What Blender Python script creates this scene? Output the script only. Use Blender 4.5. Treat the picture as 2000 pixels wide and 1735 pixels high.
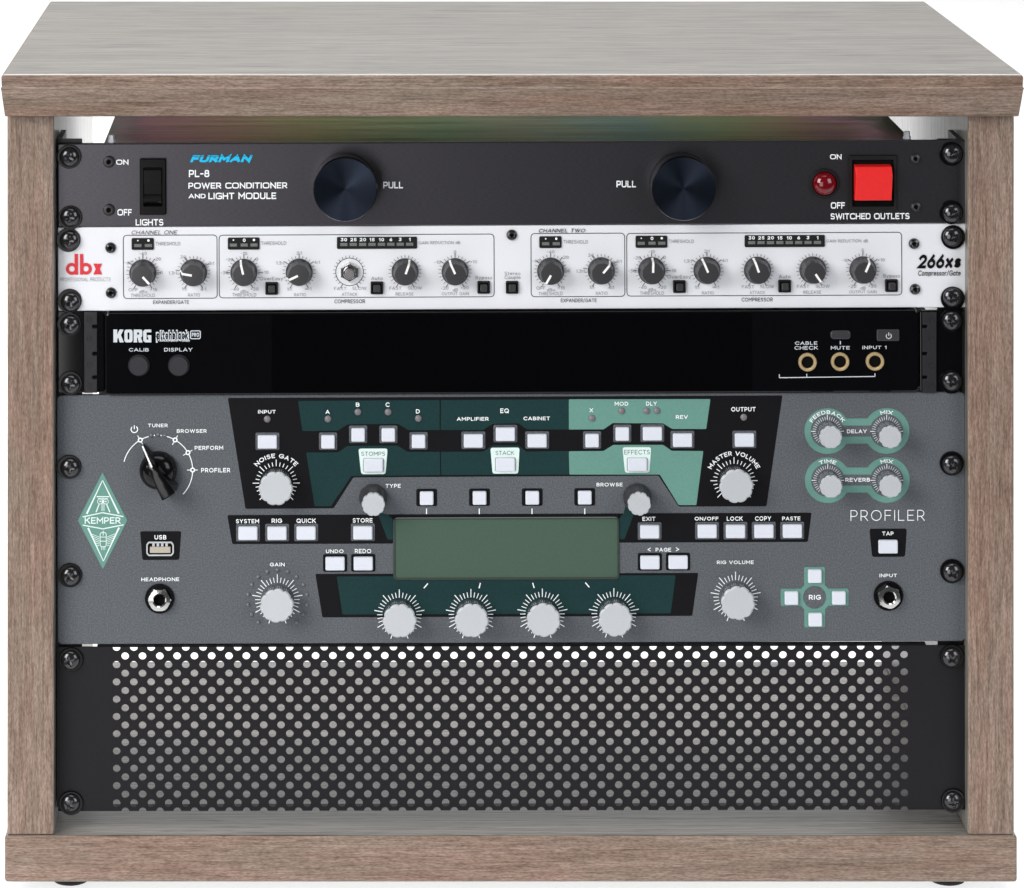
import bpy, math, random
from math import sin, cos, pi, radians
random.seed(7)
for o in list(bpy.data.objects): bpy.data.objects.remove(o)
scn = bpy.context.scene
col = scn.collection

# ------------------------------------------------------------------ camera
F, D = 6863.0, 1.868            # focal length in photo pixels, distance camera - rack panel plane (m)
VX, VY = 661.0, -853.0          # principal point of the (shifted) lens in photo pixels
S = D / F                       # metres per photo pixel on the panel plane Y = 0
CX = (VX - 1000) * S
CZ = (1733 - VY) * S * (D + .004) / D
cam = bpy.data.cameras.new('camera')
cam.sensor_fit = 'HORIZONTAL'; cam.sensor_width = 36
cam.lens = 36 * F / 2000
cam.shift_x = (1000 - VX) / 2000
cam.shift_y = -(867.5 - VY) / 2000
cam.clip_start = .05; cam.clip_end = 50
camo = bpy.data.objects.new('camera', cam); col.objects.link(camo)
camo.location = (CX, -D, CZ); camo.rotation_euler = (pi / 2, 0, 0)
scn.camera = camo

# ------------------------------------------------------------------ world, lamps, exposure
w = bpy.data.worlds.new('World'); scn.world = w; w.use_nodes = True
bg = w.node_tree.nodes['Background']
bg.inputs[0].default_value = (.9, .95, 1, 1); bg.inputs[1].default_value = .07

def softbox(name, loc, target, sx, sy, power, colour=(1, 1, 1)):
    l = bpy.data.lights.new(name, 'AREA'); l.shape = 'RECTANGLE'; l.size = sx; l.size_y = sy
    l.energy = power; l.color = colour
    o = bpy.data.objects.new(name, l); col.objects.link(o); o.location = loc
    from mathutils import Vector
    o.rotation_euler = (Vector(target) - Vector(loc)).to_track_quat('-Z', 'Y').to_euler()
    return o
softbox('key_softbox', (-1.45, -1.3, 1.15), (0, 0, .22), 1.0, 1.2, 40, (1, .98, .96))
softbox('added_rear_fill', (0, 1.25, .2), (0, 0, .15), 1.6, .35, 2.3)  # added lamp behind the rack, brightens the cabinet floor through the open back
softbox('strip_softbox', (-.885, -2.0, .2), (0, -.2, .22), 1.05, 1.3, 13)
softbox('fill_softbox', (1.45, -1.55, 1.05), (0, 0, .22), 1.0, 1.2, 15, (.97, .98, 1))
softbox('overhead_softbox', (-.1, -.15, 1.9), (0, .12, 0), 1.5, 1.1, 14)
softbox('backdrop_softbox', (0, 1.75, 2.2), (0, 1.1, 0), 2.6, .6, 62)

softbox('added_ground_fill', (0, .95, -.3), (0, .95, 0), 3.2, 2.4, 50)  # added lamp hidden under the sweep, whitens the ground and lifts contact shadow

scn.view_settings.view_transform = 'Standard'; scn.view_settings.look = 'None'
scn.view_settings.exposure = 0; scn.view_settings.gamma = 1
scn.view_settings.use_curve_mapping = False
scn.render.engine = 'CYCLES'

# ------------------------------------------------------------------ materials
def lin(c):
    return tuple(((v / 255) / 12.92 if v / 255 <= .04045 else ((v / 255 + .055) / 1.055) ** 2.4) for v in c)

def mat(name, rgb, rough=.5, metal=0, spec=.5, var=0, vscale=900, stretch=(1, 1, 1), bump=0, bscale=None, coat=0, aniso=0, detail=3):
    m = bpy.data.materials.new(name); m.use_nodes = True
    nt = m.node_tree; b = nt.nodes['Principled BSDF']
    c = lin(rgb)
    b.inputs['Base Color'].default_value = (*c, 1)
    b.inputs['Roughness'].default_value = rough; b.inputs['Metallic'].default_value = metal
    b.inputs['Specular IOR Level'].default_value = spec
    b.inputs['Coat Weight'].default_value = coat; b.inputs['Coat Roughness'].default_value = .06
    if aniso:
        b.inputs['Anisotropic'].default_value = aniso
        t = nt.nodes.new('ShaderNodeTangent'); t.direction_type = 'RADIAL'; t.axis = 'Y'
        nt.links.new(t.outputs[0], b.inputs['Tangent'])
    if var or bump:
        tc = nt.nodes.new('ShaderNodeTexCoord'); mp = nt.nodes.new('ShaderNodeMapping')
        mp.inputs['Scale'].default_value = stretch
        n = nt.nodes.new('ShaderNodeTexNoise'); n.inputs['Scale'].default_value = vscale; n.inputs['Detail'].default_value = detail
        nt.links.new(tc.outputs['Object'], mp.inputs[0]); nt.links.new(mp.outputs[0], n.inputs['Vector'])
    if var:
        r = nt.nodes.new('ShaderNodeValToRGB'); e = r.color_ramp.elements
        e[0].position = .3; e[1].position = .7
        e[0].color = (*[v * (1 - var) for v in c], 1); e[1].color = (*[min(1, v * (1 + var)) for v in c], 1)
        nt.links.new(n.outputs['Fac'], r.inputs[0]); nt.links.new(r.outputs[0], b.inputs['Base Color'])
    if bump:
        bp = nt.nodes.new('ShaderNodeBump'); bp.inputs['Strength'].default_value = bump; bp.inputs['Distance'].default_value = .0003
        nt.links.new(n.outputs['Fac'], bp.inputs['Height']); nt.links.new(bp.outputs[0], b.inputs['Normal'])
    return m

def wood(name, vertical=False, shift=0.0, flat=False):
    """grey-brown walnut laminate, grain along X (or Z when vertical)"""
    m = bpy.data.materials.new(name); m.use_nodes = True
    nt = m.node_tree; N = nt.nodes.new; Lk = nt.links.new; b = nt.nodes['Principled BSDF']
    tc = N('ShaderNodeTexCoord')
    def noise(scale, detail=4, rough=.55, off=0, dist=0):
        mp = N('ShaderNodeMapping'); sx, sc = scale
        mp.inputs['Scale'].default_value = (sc, sc, sx) if vertical else (sx, sc, sc)
        mp.inputs['Location'].default_value = (off + shift, off * 1.7 + shift, off * .6)
        n = N('ShaderNodeTexNoise'); n.inputs['Scale'].default_value = 1; n.inputs['Detail'].default_value = detail
        n.inputs['Roughness'].default_value = rough; n.inputs['Distortion'].default_value = dist
        Lk(tc.outputs['Object'], mp.inputs[0]); Lk(mp.outputs[0], n.inputs['Vector']); return n.outputs['Fac']
    def ramp(src, stops):
        r = N('ShaderNodeValToRGB'); e = r.color_ramp.elements
        while len(e) < len(stops): e.new(.5)
        for k, (p, c) in enumerate(stops): e[k].position = p; e[k].color = (*lin(c), 1)
        Lk(src, r.inputs[0]); return r.outputs[0]
    def mix(a, c, fac, mode='MULTIPLY'):
        x = N('ShaderNodeMix'); x.data_type = 'RGBA'; x.blend_type = mode
        Lk(a, x.inputs[6]); Lk(c, x.inputs[7])
        if isinstance(fac, float): x.inputs[0].default_value = fac
        else: Lk(fac, x.inputs[0])
        return x.outputs[2]
    if flat:     # melamine face: straight fine lines, base greyed partly to stand in for grazing sheen
        c = ramp(noise((3, 60), 4, .6, 3, .4), [(.3, (134, 129, 122)), (.5, (141, 136, 129)), (.7, (146, 141, 134))])
        ln_ = ramp(noise((11, 1100), 3, .75, 7), [(.36, (150, 147, 144)), (.5, (228, 227, 225)), (.62, (255, 255, 255))])
        c = mix(c, ln_, 1.0)
        dk = ramp(noise((15, 330), 3, .8, 23), [(.37, (140, 134, 129)), (.45, (255, 255, 255))])
        c = mix(c, dk, .9)
        dk2 = ramp(noise((24, 560), 2, .8, 41), [(.34, (170, 164, 160)), (.42, (235, 234, 232)), (.6, (255, 255, 255))])
        c = mix(c, dk2, .9)
    else:        # edge band: wavy fibres, warm and cool bands
        c = ramp(noise((7, 100), 5, .6, 3, .9), [(.32, (143, 125, 114)), (.45, (154, 137, 126)), (.56, (163, 146, 136)), (.7, (168, 151, 141))])
        hue = ramp(noise((7, 55), 3, .5, 11, .8), [(.36, (255, 239, 231)), (.64, (245, 248, 242))])
        c = mix(c, hue, .8)
        fib = ramp(noise((60, 1300), 3, .75, 7, .3), [(.34, (193, 185, 179)), (.5, (232, 229, 227)), (.64, (255, 255, 255))])
        c = mix(c, fib, 1.0)
        gr = ramp(noise((420, 1700), 2, .6, 31), [(.35, (196, 190, 186)), (.6, (255, 255, 255))])
        c = mix(c, gr, .8)
        pore = ramp(noise((24, 700), 3, .65, 19, .4), [(.35, (112, 98, 90)), (.44, (255, 255, 255))])
        c = mix(c, pore, .3)
    Lk(c, b.inputs['Base Color'])
    b.inputs['Roughness'].default_value = .33 if flat else .45; b.inputs['Specular IOR Level'].default_value = .62 if flat else .3
    bp = N('ShaderNodeBump'); bp.inputs['Strength'].default_value = .22; bp.inputs['Distance'].default_value = .00025
    Lk(noise((16, 900), 4, .65, 7), bp.inputs['Height']); Lk(bp.outputs[0], b.inputs['Normal'])
    return m

M = dict(
    wood_h=wood('walnut_laminate_lengthwise'), wood_v=wood('walnut_laminate_upright', True, 4.3),
    flat_h=wood('sheen_greyed_melamine_lengthwise', False, 1.7, True), flat_v=wood('sheen_greyed_melamine_upright', True, 2.9, True),
    anod=mat('black_anodised_brushed', (84, 82, 87), .33, .95, .5, .16, 60, (8, 40, 60), .08),
    silver=mat('silver_paint', (221, 223, 228), .5, .12, .5, .05, 2200, bump=.05),
    gloss=mat('gloss_black_acrylic', (5, 5, 7), .05, 0, .35, .1, 200),
    window=mat('gloss_black_window', (2, 2, 3), .03, 0, .3, .1, 200),
    ear=mat('moulded_dark_plastic', (34, 34, 38), .45, 0, .3, .12, 1500, bump=.1),
    powder=mat('grey_powder_coat', (86, 90, 95), .6, .0, .2, .3, 1300, bump=.4, detail=2),
    steel=mat('black_powder_steel', (27, 26, 29), .5, .0, .15, .2, 1700, bump=.2, detail=2),
    rail=mat('black_rail_steel', (20, 20, 22), .4, .2, .5, .1, 800),
    chassis=mat('dark_sheet_steel', (46, 46, 48), .4, .5, .5, .1, 300),
    ikb=mat('black_ink', (14, 14, 17), .5, 0, .12, .18, 1900, bump=.15),
    ikdg=mat('dark_green_ink', (24, 51, 52), .5, 0, .12, .16, 1900, bump=.15),
    iklg=mat('sage_green_ink', (99, 142, 131), .5, 0, .15, .08, 1900, bump=.15),
    ikmint=mat('mint_ink', (212, 230, 226), .5, 0, .4, .03, 1900),
    ikw=mat('white_ink', (236, 240, 242), .5, 0, .4, .03, 1500),
    ikg=mat('grey_ink', (134, 135, 140), .6, 0, .3, .08, 1500),
    ikd=mat('charcoal_ink', (54, 54, 60), .6, 0, .3, .08, 1500),
    ikk=mat('light_grey_ink', (196, 202, 208), .5, 0, .4, .05, 1500),
    ikc=mat('cyan_ink', (0, 178, 224), .5, 0, .4, .05, 1500),
    ikr=mat('red_ink', (206, 44, 56), .5, 0, .4, .05, 1500),
    black=mat('black_plastic', (22, 22, 24), .3, 0, .5, .15, 900, bump=.03),
    blackgl=mat('gloss_black_plastic', (8, 8, 10), .16, 0, .32, .15, 500),
    matte=mat('matte_black_plastic', (12, 12, 14), .6, 0, .3, .15, 900),
    void=mat('unlit_recess_black', (6, 6, 7), .8, 0, .1, .1, 400),
    dgrey=mat('dark_grey_plastic', (50, 50, 53), .36, 0, .5, .12, 1600, bump=.1),
    mgrey=mat('slate_button_plastic', (40, 40, 45), .5, 0, .3, .08, 1600),
    screw=mat('black_zinc_screw', (72, 72, 74), .17, .85, .8, .2, 700),
    socket=mat('black_oxide_screw', (58, 56, 58), .35, .6, .5, .15, 900),
    rubber=mat('black_rubber', (18, 18, 19), .6, 0, .3, .15, 600),
    chrome=mat('bright_nickel', (214, 214, 212), .14, 1, .5, .06, 700),
    brass=mat('brass_ring', (206, 182, 138), .3, .45, .5, .08, 700),
    capsil=mat('satin_aluminium_cap', (190, 194, 198), .42, .25, .5, .035, 1400, bump=.05),
    knobmet=mat('polished_aluminium', (176, 178, 184), .27, .9, .5, .05, 900),
    navy=mat('turned_black_aluminium', (34, 40, 52), .36, .9, .5, .12, 90, aniso=.85),
    white=mat('white_button_plastic', (208, 212, 222), .4, 0, .4, .015, 700),
    pointer=mat('white_pointer_paint', (236, 236, 236), .5, 0, .4, .03, 900),
    lcd=mat('green_grey_lcd', (71, 91, 78), .25, 0, .2, .05, 1300),
    lcdrim=mat('lcd_lens_rim', (58, 66, 62), .2, 0, .5, .08, 900),
    red=mat('red_rocker_plastic', (224, 32, 32), .36, 0, .45, .04, 600),
    lamp=mat('red_lamp_lens', (104, 4, 16), .07, 0, .6, .2, 250),
    led=mat('unlit_led_grey', (112, 108, 112), .35, 0, .5, .08, 1200),
    ledseg=mat('unlit_led_bar', (104, 108, 106), .45, 0, .4, .2, 1200),
    bump=mat('clear_led_dot', (100, 103, 108), .15, 0, .5, .1, 900),
    cream=mat('usb_tongue_plastic', (176, 166, 152), .45, 0, .4, .04, 900),
)
# seamless white acrylic sweep, translucent so the added lamp below washes out shadows
def acrylic():
    m = bpy.data.materials.new('white_translucent_acrylic'); m.use_nodes = True; nt = m.node_tree
    b = nt.nodes['Principled BSDF']; b.inputs['Base Color'].default_value = (.92, .92, .92, 1); b.inputs['Roughness'].default_value = .8; b.inputs['Specular IOR Level'].default_value = .1
    t = nt.nodes.new('ShaderNodeBsdfTranslucent'); t.inputs[0].default_value = (.95, .95, .95, 1)
    x = nt.nodes.new('ShaderNodeMixShader'); x.inputs[0].default_value = .45
    nt.links.new(b.outputs[0], x.inputs[1]); nt.links.new(t.outputs[0], x.inputs[2]); nt.links.new(x.outputs[0], nt.nodes['Material Output'].inputs[0]); return m
M['sweep'] = acrylic()
# chassis lid of the power conditioner: bronzed sheet with a faint interference sheen across its width
def rainbow():
    m = bpy.data.materials.new('iridescent_bronzed_sheet'); m.use_nodes = True
    nt = m.node_tree; b = nt.nodes['Principled BSDF']; N = nt.nodes.new; Lk = nt.links.new
    tc = N('ShaderNodeTexCoord'); sp = N('ShaderNodeSeparateXYZ'); Lk(tc.outputs['Object'], sp.inputs[0])
    nz = N('ShaderNodeTexNoise'); nz.inputs['Scale'].default_value = 40; Lk(tc.outputs['Object'], nz.inputs['Vector'])
    a = N('ShaderNodeMath'); a.operation = 'MULTIPLY_ADD'; a.inputs[1].default_value = .06; Lk(nz.outputs['Fac'], a.inputs[0]); Lk(sp.outputs['X'], a.inputs[2])
    mr = N('ShaderNodeMapRange'); mr.inputs[1].default_value = -.19; mr.inputs[2].default_value = .245; Lk(a.outputs[0], mr.inputs[0])
    r = N('ShaderNodeValToRGB'); e = r.color_ramp.elements
    st = [(0, (150, 158, 150)), (.06, (206, 158, 166)), (.14, (206, 170, 152)), (.26, (194, 190, 140)), (.42, (172, 196, 156)), (.52, (190, 194, 164)),
          (.66, (164, 192, 180)), (.78, (184, 196, 146)), (.88, (202, 172, 146)), (.95, (192, 152, 162)), (1, (120, 124, 108))]
    while len(e) < len(st): e.new(.5)
    for k, (p, c) in enumerate(st): e[k].position = p; e[k].color = (*lin([v * .74 + 44 for v in c]), 1)
    Lk(mr.outputs[0], r.inputs[0])
    mp = N('ShaderNodeMapping'); mp.inputs['Scale'].default_value = (9, 260, 260); Lk(tc.outputs['Object'], mp.inputs[0])
    sn = N('ShaderNodeTexNoise'); sn.inputs['Scale'].default_value = 1; sn.inputs['Detail'].default_value = 5; Lk(mp.outputs[0], sn.inputs['Vector'])
    sr = N('ShaderNodeValToRGB'); sr.color_ramp.elements[0].position = .32; sr.color_ramp.elements[1].position = .66
    sr.color_ramp.elements[0].color = (.56, .56, .56, 1); Lk(sn.outputs['Fac'], sr.inputs[0])
    mx = N('ShaderNodeMix'); mx.data_type = 'RGBA'; mx.blend_type = 'MULTIPLY'; mx.inputs[0].default_value = 1; Lk(r.outputs[0], mx.inputs[6]); Lk(sr.outputs[0], mx.inputs[7])
    Lk(mx.outputs[2], b.inputs['Base Color']); Lk(mx.outputs[2], b.inputs['Specular Tint']); b.inputs['Metallic'].default_value = 1; b.inputs['Roughness'].default_value = .2
    return m
M['rainbow'] = rainbow()

# ------------------------------------------------------------------ mesh helpers
class MB:
    def __init__(s): s.nl = 0; s.v = []; s.f = []; s.m = []; s.sm = []; s.mats = []
    def mi(s, k):
        if k not in s.mats: s.mats.append(k)
        return s.mats.index(k)
    def add(s, vs, fs, k, smooth=False):
        o = len(s.v); s.v += vs; i = s.mi(k)
        for f in fs: s.f.append([o + a for a in f]); s.m.append(i); s.sm.append(smooth)
    def poly(s, pts, y, k):                      # flat sheet facing the viewer (-Y)
        s.add([(x, y, z) for x, z in ccw(pts)], [list(range(len(pts)))], k)
    def prism(s, pts, y0, y1, k, bev=0, back=True):   # y0 back, y1 front (smaller)
        pts = ccw(pts); n = len(pts)
        loops = [[(x, y0, z) for x, z in pts]]
        if bev:
            loops.append([(x, y1 + bev, z) for x, z in pts])
            q = inset(pts, bev * .35); loops.append([(x, y1 + bev * .3, z) for x, z in q])
            q = inset(pts, bev); loops.append([(x, y1, z) for x, z in q])
        else: loops.append([(x, y1, z) for x, z in pts])
        s.loft(loops, k, back)
    def loft(s, loops, k, back=True, smooth=False, cap=True):
        n = len(loops[0]); vs = [p for l in loops for p in l]; fs = []
        for a in range(len(loops) - 1):
            for i in range(n):
                j = (i + 1) % n
                fs.append([a * n + i, a * n + j, (a + 1) * n + j, (a + 1) * n + i])
        s.add(vs, fs, k, smooth)
        if cap:
            L = loops[-1]; s.add(list(L), [list(range(n))], k)
        if back: s.add(list(loops[0]), [list(range(n))[::-1]], k)
    def lathe(s, cx, cz, prof, k, n=32, smooth=True, back=False, cap=True, mod=None):
        loops = [[(cx + r * (mod(2 * pi * i / n) if mod else 1) * cos(2 * pi * i / n), y,
                   cz + r * (mod(2 * pi * i / n) if mod else 1) * sin(2 * pi * i / n)) for i in range(n)] for r, y in prof]
        s.loft(loops, k, back, smooth, cap)
    def ring(s, outer, inner, y0, y1, k, smooth=False):
        n = len(outer)
        lp = [[(x, y0, z) for x, z in outer], [(x, y1, z) for x, z in outer], [(x, y1, z) for x, z in inner], [(x, y0, z) for x, z in inner]]
        s.loft(lp, k, False, smooth, False)
    def line(s, a, b, wd, y, k):
        (x0, z0), (x1, z1) = a, b; l = math.hypot(x1 - x0, z1 - z0) or 1
        s.nl += 1; y -= (s.nl % 7) * 4e-6
        nx, nz = -(z1 - z0) / l * wd / 2, (x1 - x0) / l * wd / 2
        s.poly([(x0 + nx, z0 + nz), (x0 - nx, z0 - nz), (x1 - nx, z1 - nz), (x1 + nx, z1 + nz)], y, k)
    def path(s, pts, wd, y, k, closed=False):    # mitred flat stroke
        n = len(pts); A = []; B = []
        for i in range(n):
            p = pts[i]; q0 = pts[(i - 1) % n] if closed or i else None; q1 = pts[(i + 1) % n] if closed or i < n - 1 else None
            def d(a, b):
                l = math.hypot(b[0] - a[0], b[1] - a[1]) or 1; return ((b[0] - a[0]) / l, (b[1] - a[1]) / l)
            d0 = d(q0, p) if q0 else d(p, q1); d1 = d(p, q1) if q1 else d0
            tx, tz = d0[0] + d1[0], d0[1] + d1[1]; l = math.hypot(tx, tz) or 1; tx /= l; tz /= l
            c = max(.4, tx * d1[0] + tz * d1[1]); h = wd / 2 / c
            A.append((p[0] - tz * h, p[1] + tx * h)); B.append((p[0] + tz * h, p[1] - tx * h))
        for i in range(n if closed else n - 1):
            j = (i + 1) % n; s.poly([A[i], B[i], B[j], A[j]], y, k)
    def box(s, x0, x1, y0, y1, z0, z1, k):
        vs = [(x, y, z) for x in (x0, x1) for y in (y0, y1) for z in (z0, z1)]
        s.add(vs, [[0, 1, 3, 2], [4, 6, 7, 5], [0, 4, 5, 1], [2, 3, 7, 6], [0, 2, 6, 4], [1, 5, 7, 3]], k)
    def build(s, name, parent=None, loc=(0, 0, 0), rot=(0, 0, 0), sharp=35):
        me = bpy.data.meshes.new(name); me.from_pydata(s.v, [], s.f)
        for k in s.mats: me.materials.append(M[k])
        me.polygons.foreach_set('material_index', s.m); me.polygons.foreach_set('use_smooth', s.sm)
        me.update()
        if any(s.sm): me.set_sharp_from_angle(angle=radians(sharp))
        o = bpy.data.objects.new(name, me); col.objects.link(o); o.parent = parent; o.location = loc; o.rotation_euler = rot
        return o

def ccw(p):      # counter-clockwise as seen from the viewer (x right, z up) => normal towards -Y
    a = sum(p[i][0] * p[(i + 1) % len(p)][1] - p[(i + 1) % len(p)][0] * p[i][1] for i in range(len(p)))
    return list(p) if a > 0 else list(p)[::-1]
def inset(p, d):
    n = len(p); out = []
    for i in range(n):
        a, b, c = p[i - 1], p[i], p[(i + 1) % n]
        def nn(u, v):
            l = math.hypot(v[0] - u[0], v[1] - u[1]) or 1e-9; return (-(v[1] - u[1]) / l, (v[0] - u[0]) / l)
        n0, n1 = nn(a, b), nn(b, c); mx, mz = n0[0] + n1[0], n0[1] + n1[1]; l2 = max(.3, (mx * mx + mz * mz) / 2)
        out.append((b[0] + mx / l2 * d, b[1] + mz / l2 * d))
    return out
def rounded(p, r, n=4):
    out = []; m = len(p)
    for i in range(m):
        a, b, c = p[i - 1], p[i], p[(i + 1) % m]
        la = math.hypot(a[0] - b[0], a[1] - b[1]); lc = math.hypot(c[0] - b[0], c[1] - b[1]); q = min(r, la * .45, lc * .45)
        s0 = (b[0] + (a[0] - b[0]) / la * q, b[1] + (a[1] - b[1]) / la * q); s1 = (b[0] + (c[0] - b[0]) / lc * q, b[1] + (c[1] - b[1]) / lc * q)
        for k in range(n + 1):
            t = k / n; out.append(((1 - t) ** 2 * s0[0] + 2 * t * (1 - t) * b[0] + t * t * s1[0], (1 - t) ** 2 * s0[1] + 2 * t * (1 - t) * b[1] + t * t * s1[1]))
    return out
def rect(cx, cz, w_, h_, r=0):
    p = [(cx - w_ / 2, cz - h_ / 2), (cx + w_ / 2, cz - h_ / 2), (cx + w_ / 2, cz + h_ / 2), (cx - w_ / 2, cz + h_ / 2)]
    return rounded(p, r) if r else p
def circ(cx, cz, r, n=32, a0=0): return [(cx + r * cos(a0 + 2 * pi * i / n), cz + r * sin(a0 + 2 * pi * i / n)) for i in range(n)]

# lettering: a stroke alphabet (centre lines in a box one cap height tall), drawn with a flat pen
def E(cx, cy, rx, ry, a0, a1, n=10):
    return [('e', cx, cy, rx, ry, a0 + (a1 - a0) * i / n) for i in range(n + 1)]
GL = {
 'A': (.84, [[(0, 0), (.42, 1), (.84, 0)], [(.16, .3), (.68, .3)]]),
 'B': (.62, [[(.3, 0), (0, 0), (0, 1), (.32, 1)] + E(.32, .76, .25, .24, 90, -90), [(0, .52), (.34, .52)], E(.34, .26, .28, .26, 90, -90)]),
 'C': (.80, [E(.48, .5, .48, .5, 47, 313, 18)]),
 'D': (.74, [[(.28, 0), (0, 0), (0, 1), (.28, 1)] + E(.28, .5, .46, .5, 90, -90, 14)]),
 'E': (.58, [[(.58, 1), (0, 1), (0, 0), (.58, 0)], [(0, .51), (.5, .51)]]),
 'F': (.56, [[(.56, 1), (0, 1), (0, 0)], [(0, .5), (.5, .5)]]),
 'G': (.84, [E(.48, .5, .48, .5, 47, 330, 18) + [(.88, .46), (.52, .46)]]),
 'H': (.70, [[(0, 0), (0, 1)], [(.7, 0), (.7, 1)], [(0, .5), (.7, .5)]]),
 'I': (.0, [[(0, 0), (0, 1)]]),
 'J': (.5, [[(.5, 1), (.5, .28)] + E(.25, .28, .25, .28, 0, -180)]),
 'K': (.70, [[(0, 0), (0, 1)], [(.66, 1), (.04, .42)], [(.26, .62), (.7, 0)]]),
 'L': (.52, [[(0, 1), (0, 0), (.52, 0)]]),
 'M': (.86, [[(0, 0), (0, 1), (.43, .36), (.86, 1), (.86, 0)]]),
 'N': (.74, [[(0, 0), (0, 1), (.74, 0), (.74, 1)]]),
 'O': (.94, [E(.47, .5, .47, .5, 90, 450, 24)]),
 'P': (.60, [[(0, 0), (0, 1), (.32, 1)] + E(.32, .7, .29, .3, 90, -90), [(0, .4), (.32, .4)]]),
 'Q': (.94, [E(.47, .5, .47, .5, 90, 450, 24), [(.56, .3), (.9, -.04)]]),
 'R': (.64, [[(0, 0), (0, 1), (.32, 1)] + E(.32, .7, .29, .3, 90, -90), [(0, .4), (.32, .4)], [(.32, .4), (.64, 0)]]),
 'S': (.62, [E(.31, .75, .28, .25, 35, 270, 12) + E(.31, .25, .31, .25, 90, -145, 12)]),
 'T': (.68, [[(0, 1), (.68, 1)], [(.34, 1), (.34, 0)]]),
 'U': (.70, [[(0, 1), (0, .36)] + E(.35, .36, .35, .36, 180, 360, 12) + [(.7, 1)]]),
 'V': (.80, [[(0, 1), (.4, 0), (.8, 1)]]),
 'W': (1.16, [[(0, 1), (.29, 0), (.58, .96), (.87, 0), (1.16, 1)]]),
 'X': (.74, [[(0, 0), (.74, 1)], [(0, 1), (.74, 0)]]),
 'Y': (.76, [[(0, 1), (.38, .46), (.76, 1)], [(.38, .46), (.38, 0)]]),
 'Z': (.64, [[(0, 1), (.64, 1), (0, 0), (.64, 0)]]),
 '0': (.62, [E(.31, .5, .31, .5, 90, 450, 20)]), '1': (.24, [[(0, .8), (.24, 1), (.24, 0)]]),
 '2': (.58, [E(.29, .71, .29, .29, 160, -40, 10) + [(0, 0), (.58, 0)]]), '3': (.58, [[(.04, 1), (.54, 1), (.26, .6)] + E(.27, .3, .31, .3, 90, -150, 10)]),
 '4': (.66, [[(.66, .26), (0, .26), (.46, 1), (.46, 0)]]), '5': (.58, [[(.54, 1), (.1, 1), (.06, .56)] + E(.28, .32, .3, .32, 120, -150, 12)]),
 '6': (.6, [E(.3, .31, .3, .31, 120, 480, 18), [(.04, .42), (.42, 1)]]), '8': (.6, [E(.3, .76, .25, .24, 90, 450, 16), E(.3, .27, .3, .27, 90, 450, 16)]),
 '-': (.34, [[(0, .45), (.34, .45)]]), '+': (.5, [[(0, .45), (.5, .45)], [(.25, .2), (.25, .7)]]), ':': (.0, [[(0, .12), (0, .3)], [(0, .56), (0, .74)]]), '/': (.4, [[(0, -.08), (.4, 1.05)]]),
 '<': (.6, [[(.6, .95), (0, .5), (.6, .05)]]), '>': (.6, [[(0, .95), (.6, .5), (0, .05)]]), ' ': (.22, []), '.': (.0, [[(0, .0), (0, .06)]]),
 '\u221e': (1.0, [E(.25, .42, .25, .22, 0, 360, 14), E(.75, .42, .25, .22, 180, 540, 14)]),
 'a': (.52, [E(.26, .33, .26, .33, 45, 315, 14), [(.52, .66), (.52, 0)]]), 'b': (.54, [[(0, 1), (0, 0)], E(.27, .33, .27, .33, 150, -150, 14)]),
 'c': (.48, [E(.27, .33, .27, .33, 50, 310, 12)]), 'd': (.54, [[(.54, 1), (.54, 0)], E(.27, .33, .27, .33, 30, 330, 14)]),
 'e': (.54, [[(.02, .35), (.52, .35)], E(.27, .33, .27, .33, 5, 320, 16)]), 'h': (.5, [[(0, 1), (0, 0)], [(0, .4)] + E(.25, .4, .25, .26, 180, 0, 8) + [(.5, 0)]]),
 'i': (.0, [[(0, .66), (0, 0)], [(0, .84), (0, .98)]]), 'k': (.48, [[(0, 1), (0, 0)], [(.44, .66), (.04, .26)], [(.16, .38), (.48, 0)]]), 'l': (.0, [[(0, 1), (0, 0)]]),
 'm': (.8, [[(0, .66), (0, 0)], [(0, .42)] + E(.2, .42, .2, .24, 180, 0, 8) + [(.4, 0)], [(.4, .42)] + E(.6, .42, .2, .24, 180, 0, 8) + [(.8, 0)]]),
 'o': (.56, [E(.28, .33, .28, .33, 90, 450, 16)]), 'p': (.54, [[(0, .66), (0, -.28)], E(.27, .33, .27, .33, 150, -150, 14)]),
 'r': (.3, [[(0, .66), (0, 0)], [(0, .36)] + E(.26, .36, .26, .3, 180, 80, 6)]), 's': (.44, [E(.22, .49, .2, .17, 35, 270, 8) + E(.22, .16, .22, .16, 90, -145, 8)]),
 't': (.34, [[(.14, .92), (.14, .12)] + E(.28, .12, .14, .12, 180, 280, 5), [(0, .66), (.34, .66)]]), 'u': (.5, [[(0, .66), (0, .26)] + E(.25, .26, .25, .26, 180, 360, 8), [(.5, .66), (.5, 0)]]),
 'v': (.52, [[(0, .66), (.26, 0), (.52, .66)]]), 'x': (.5, [[(0, 0), (.5, .66)], [(0, .66), (.5, 0)]]), 'y': (.52, [[(0, .66), (.26, .02)], [(.52, .66), (.16, -.28)]]),
}
TXT = {}
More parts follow.
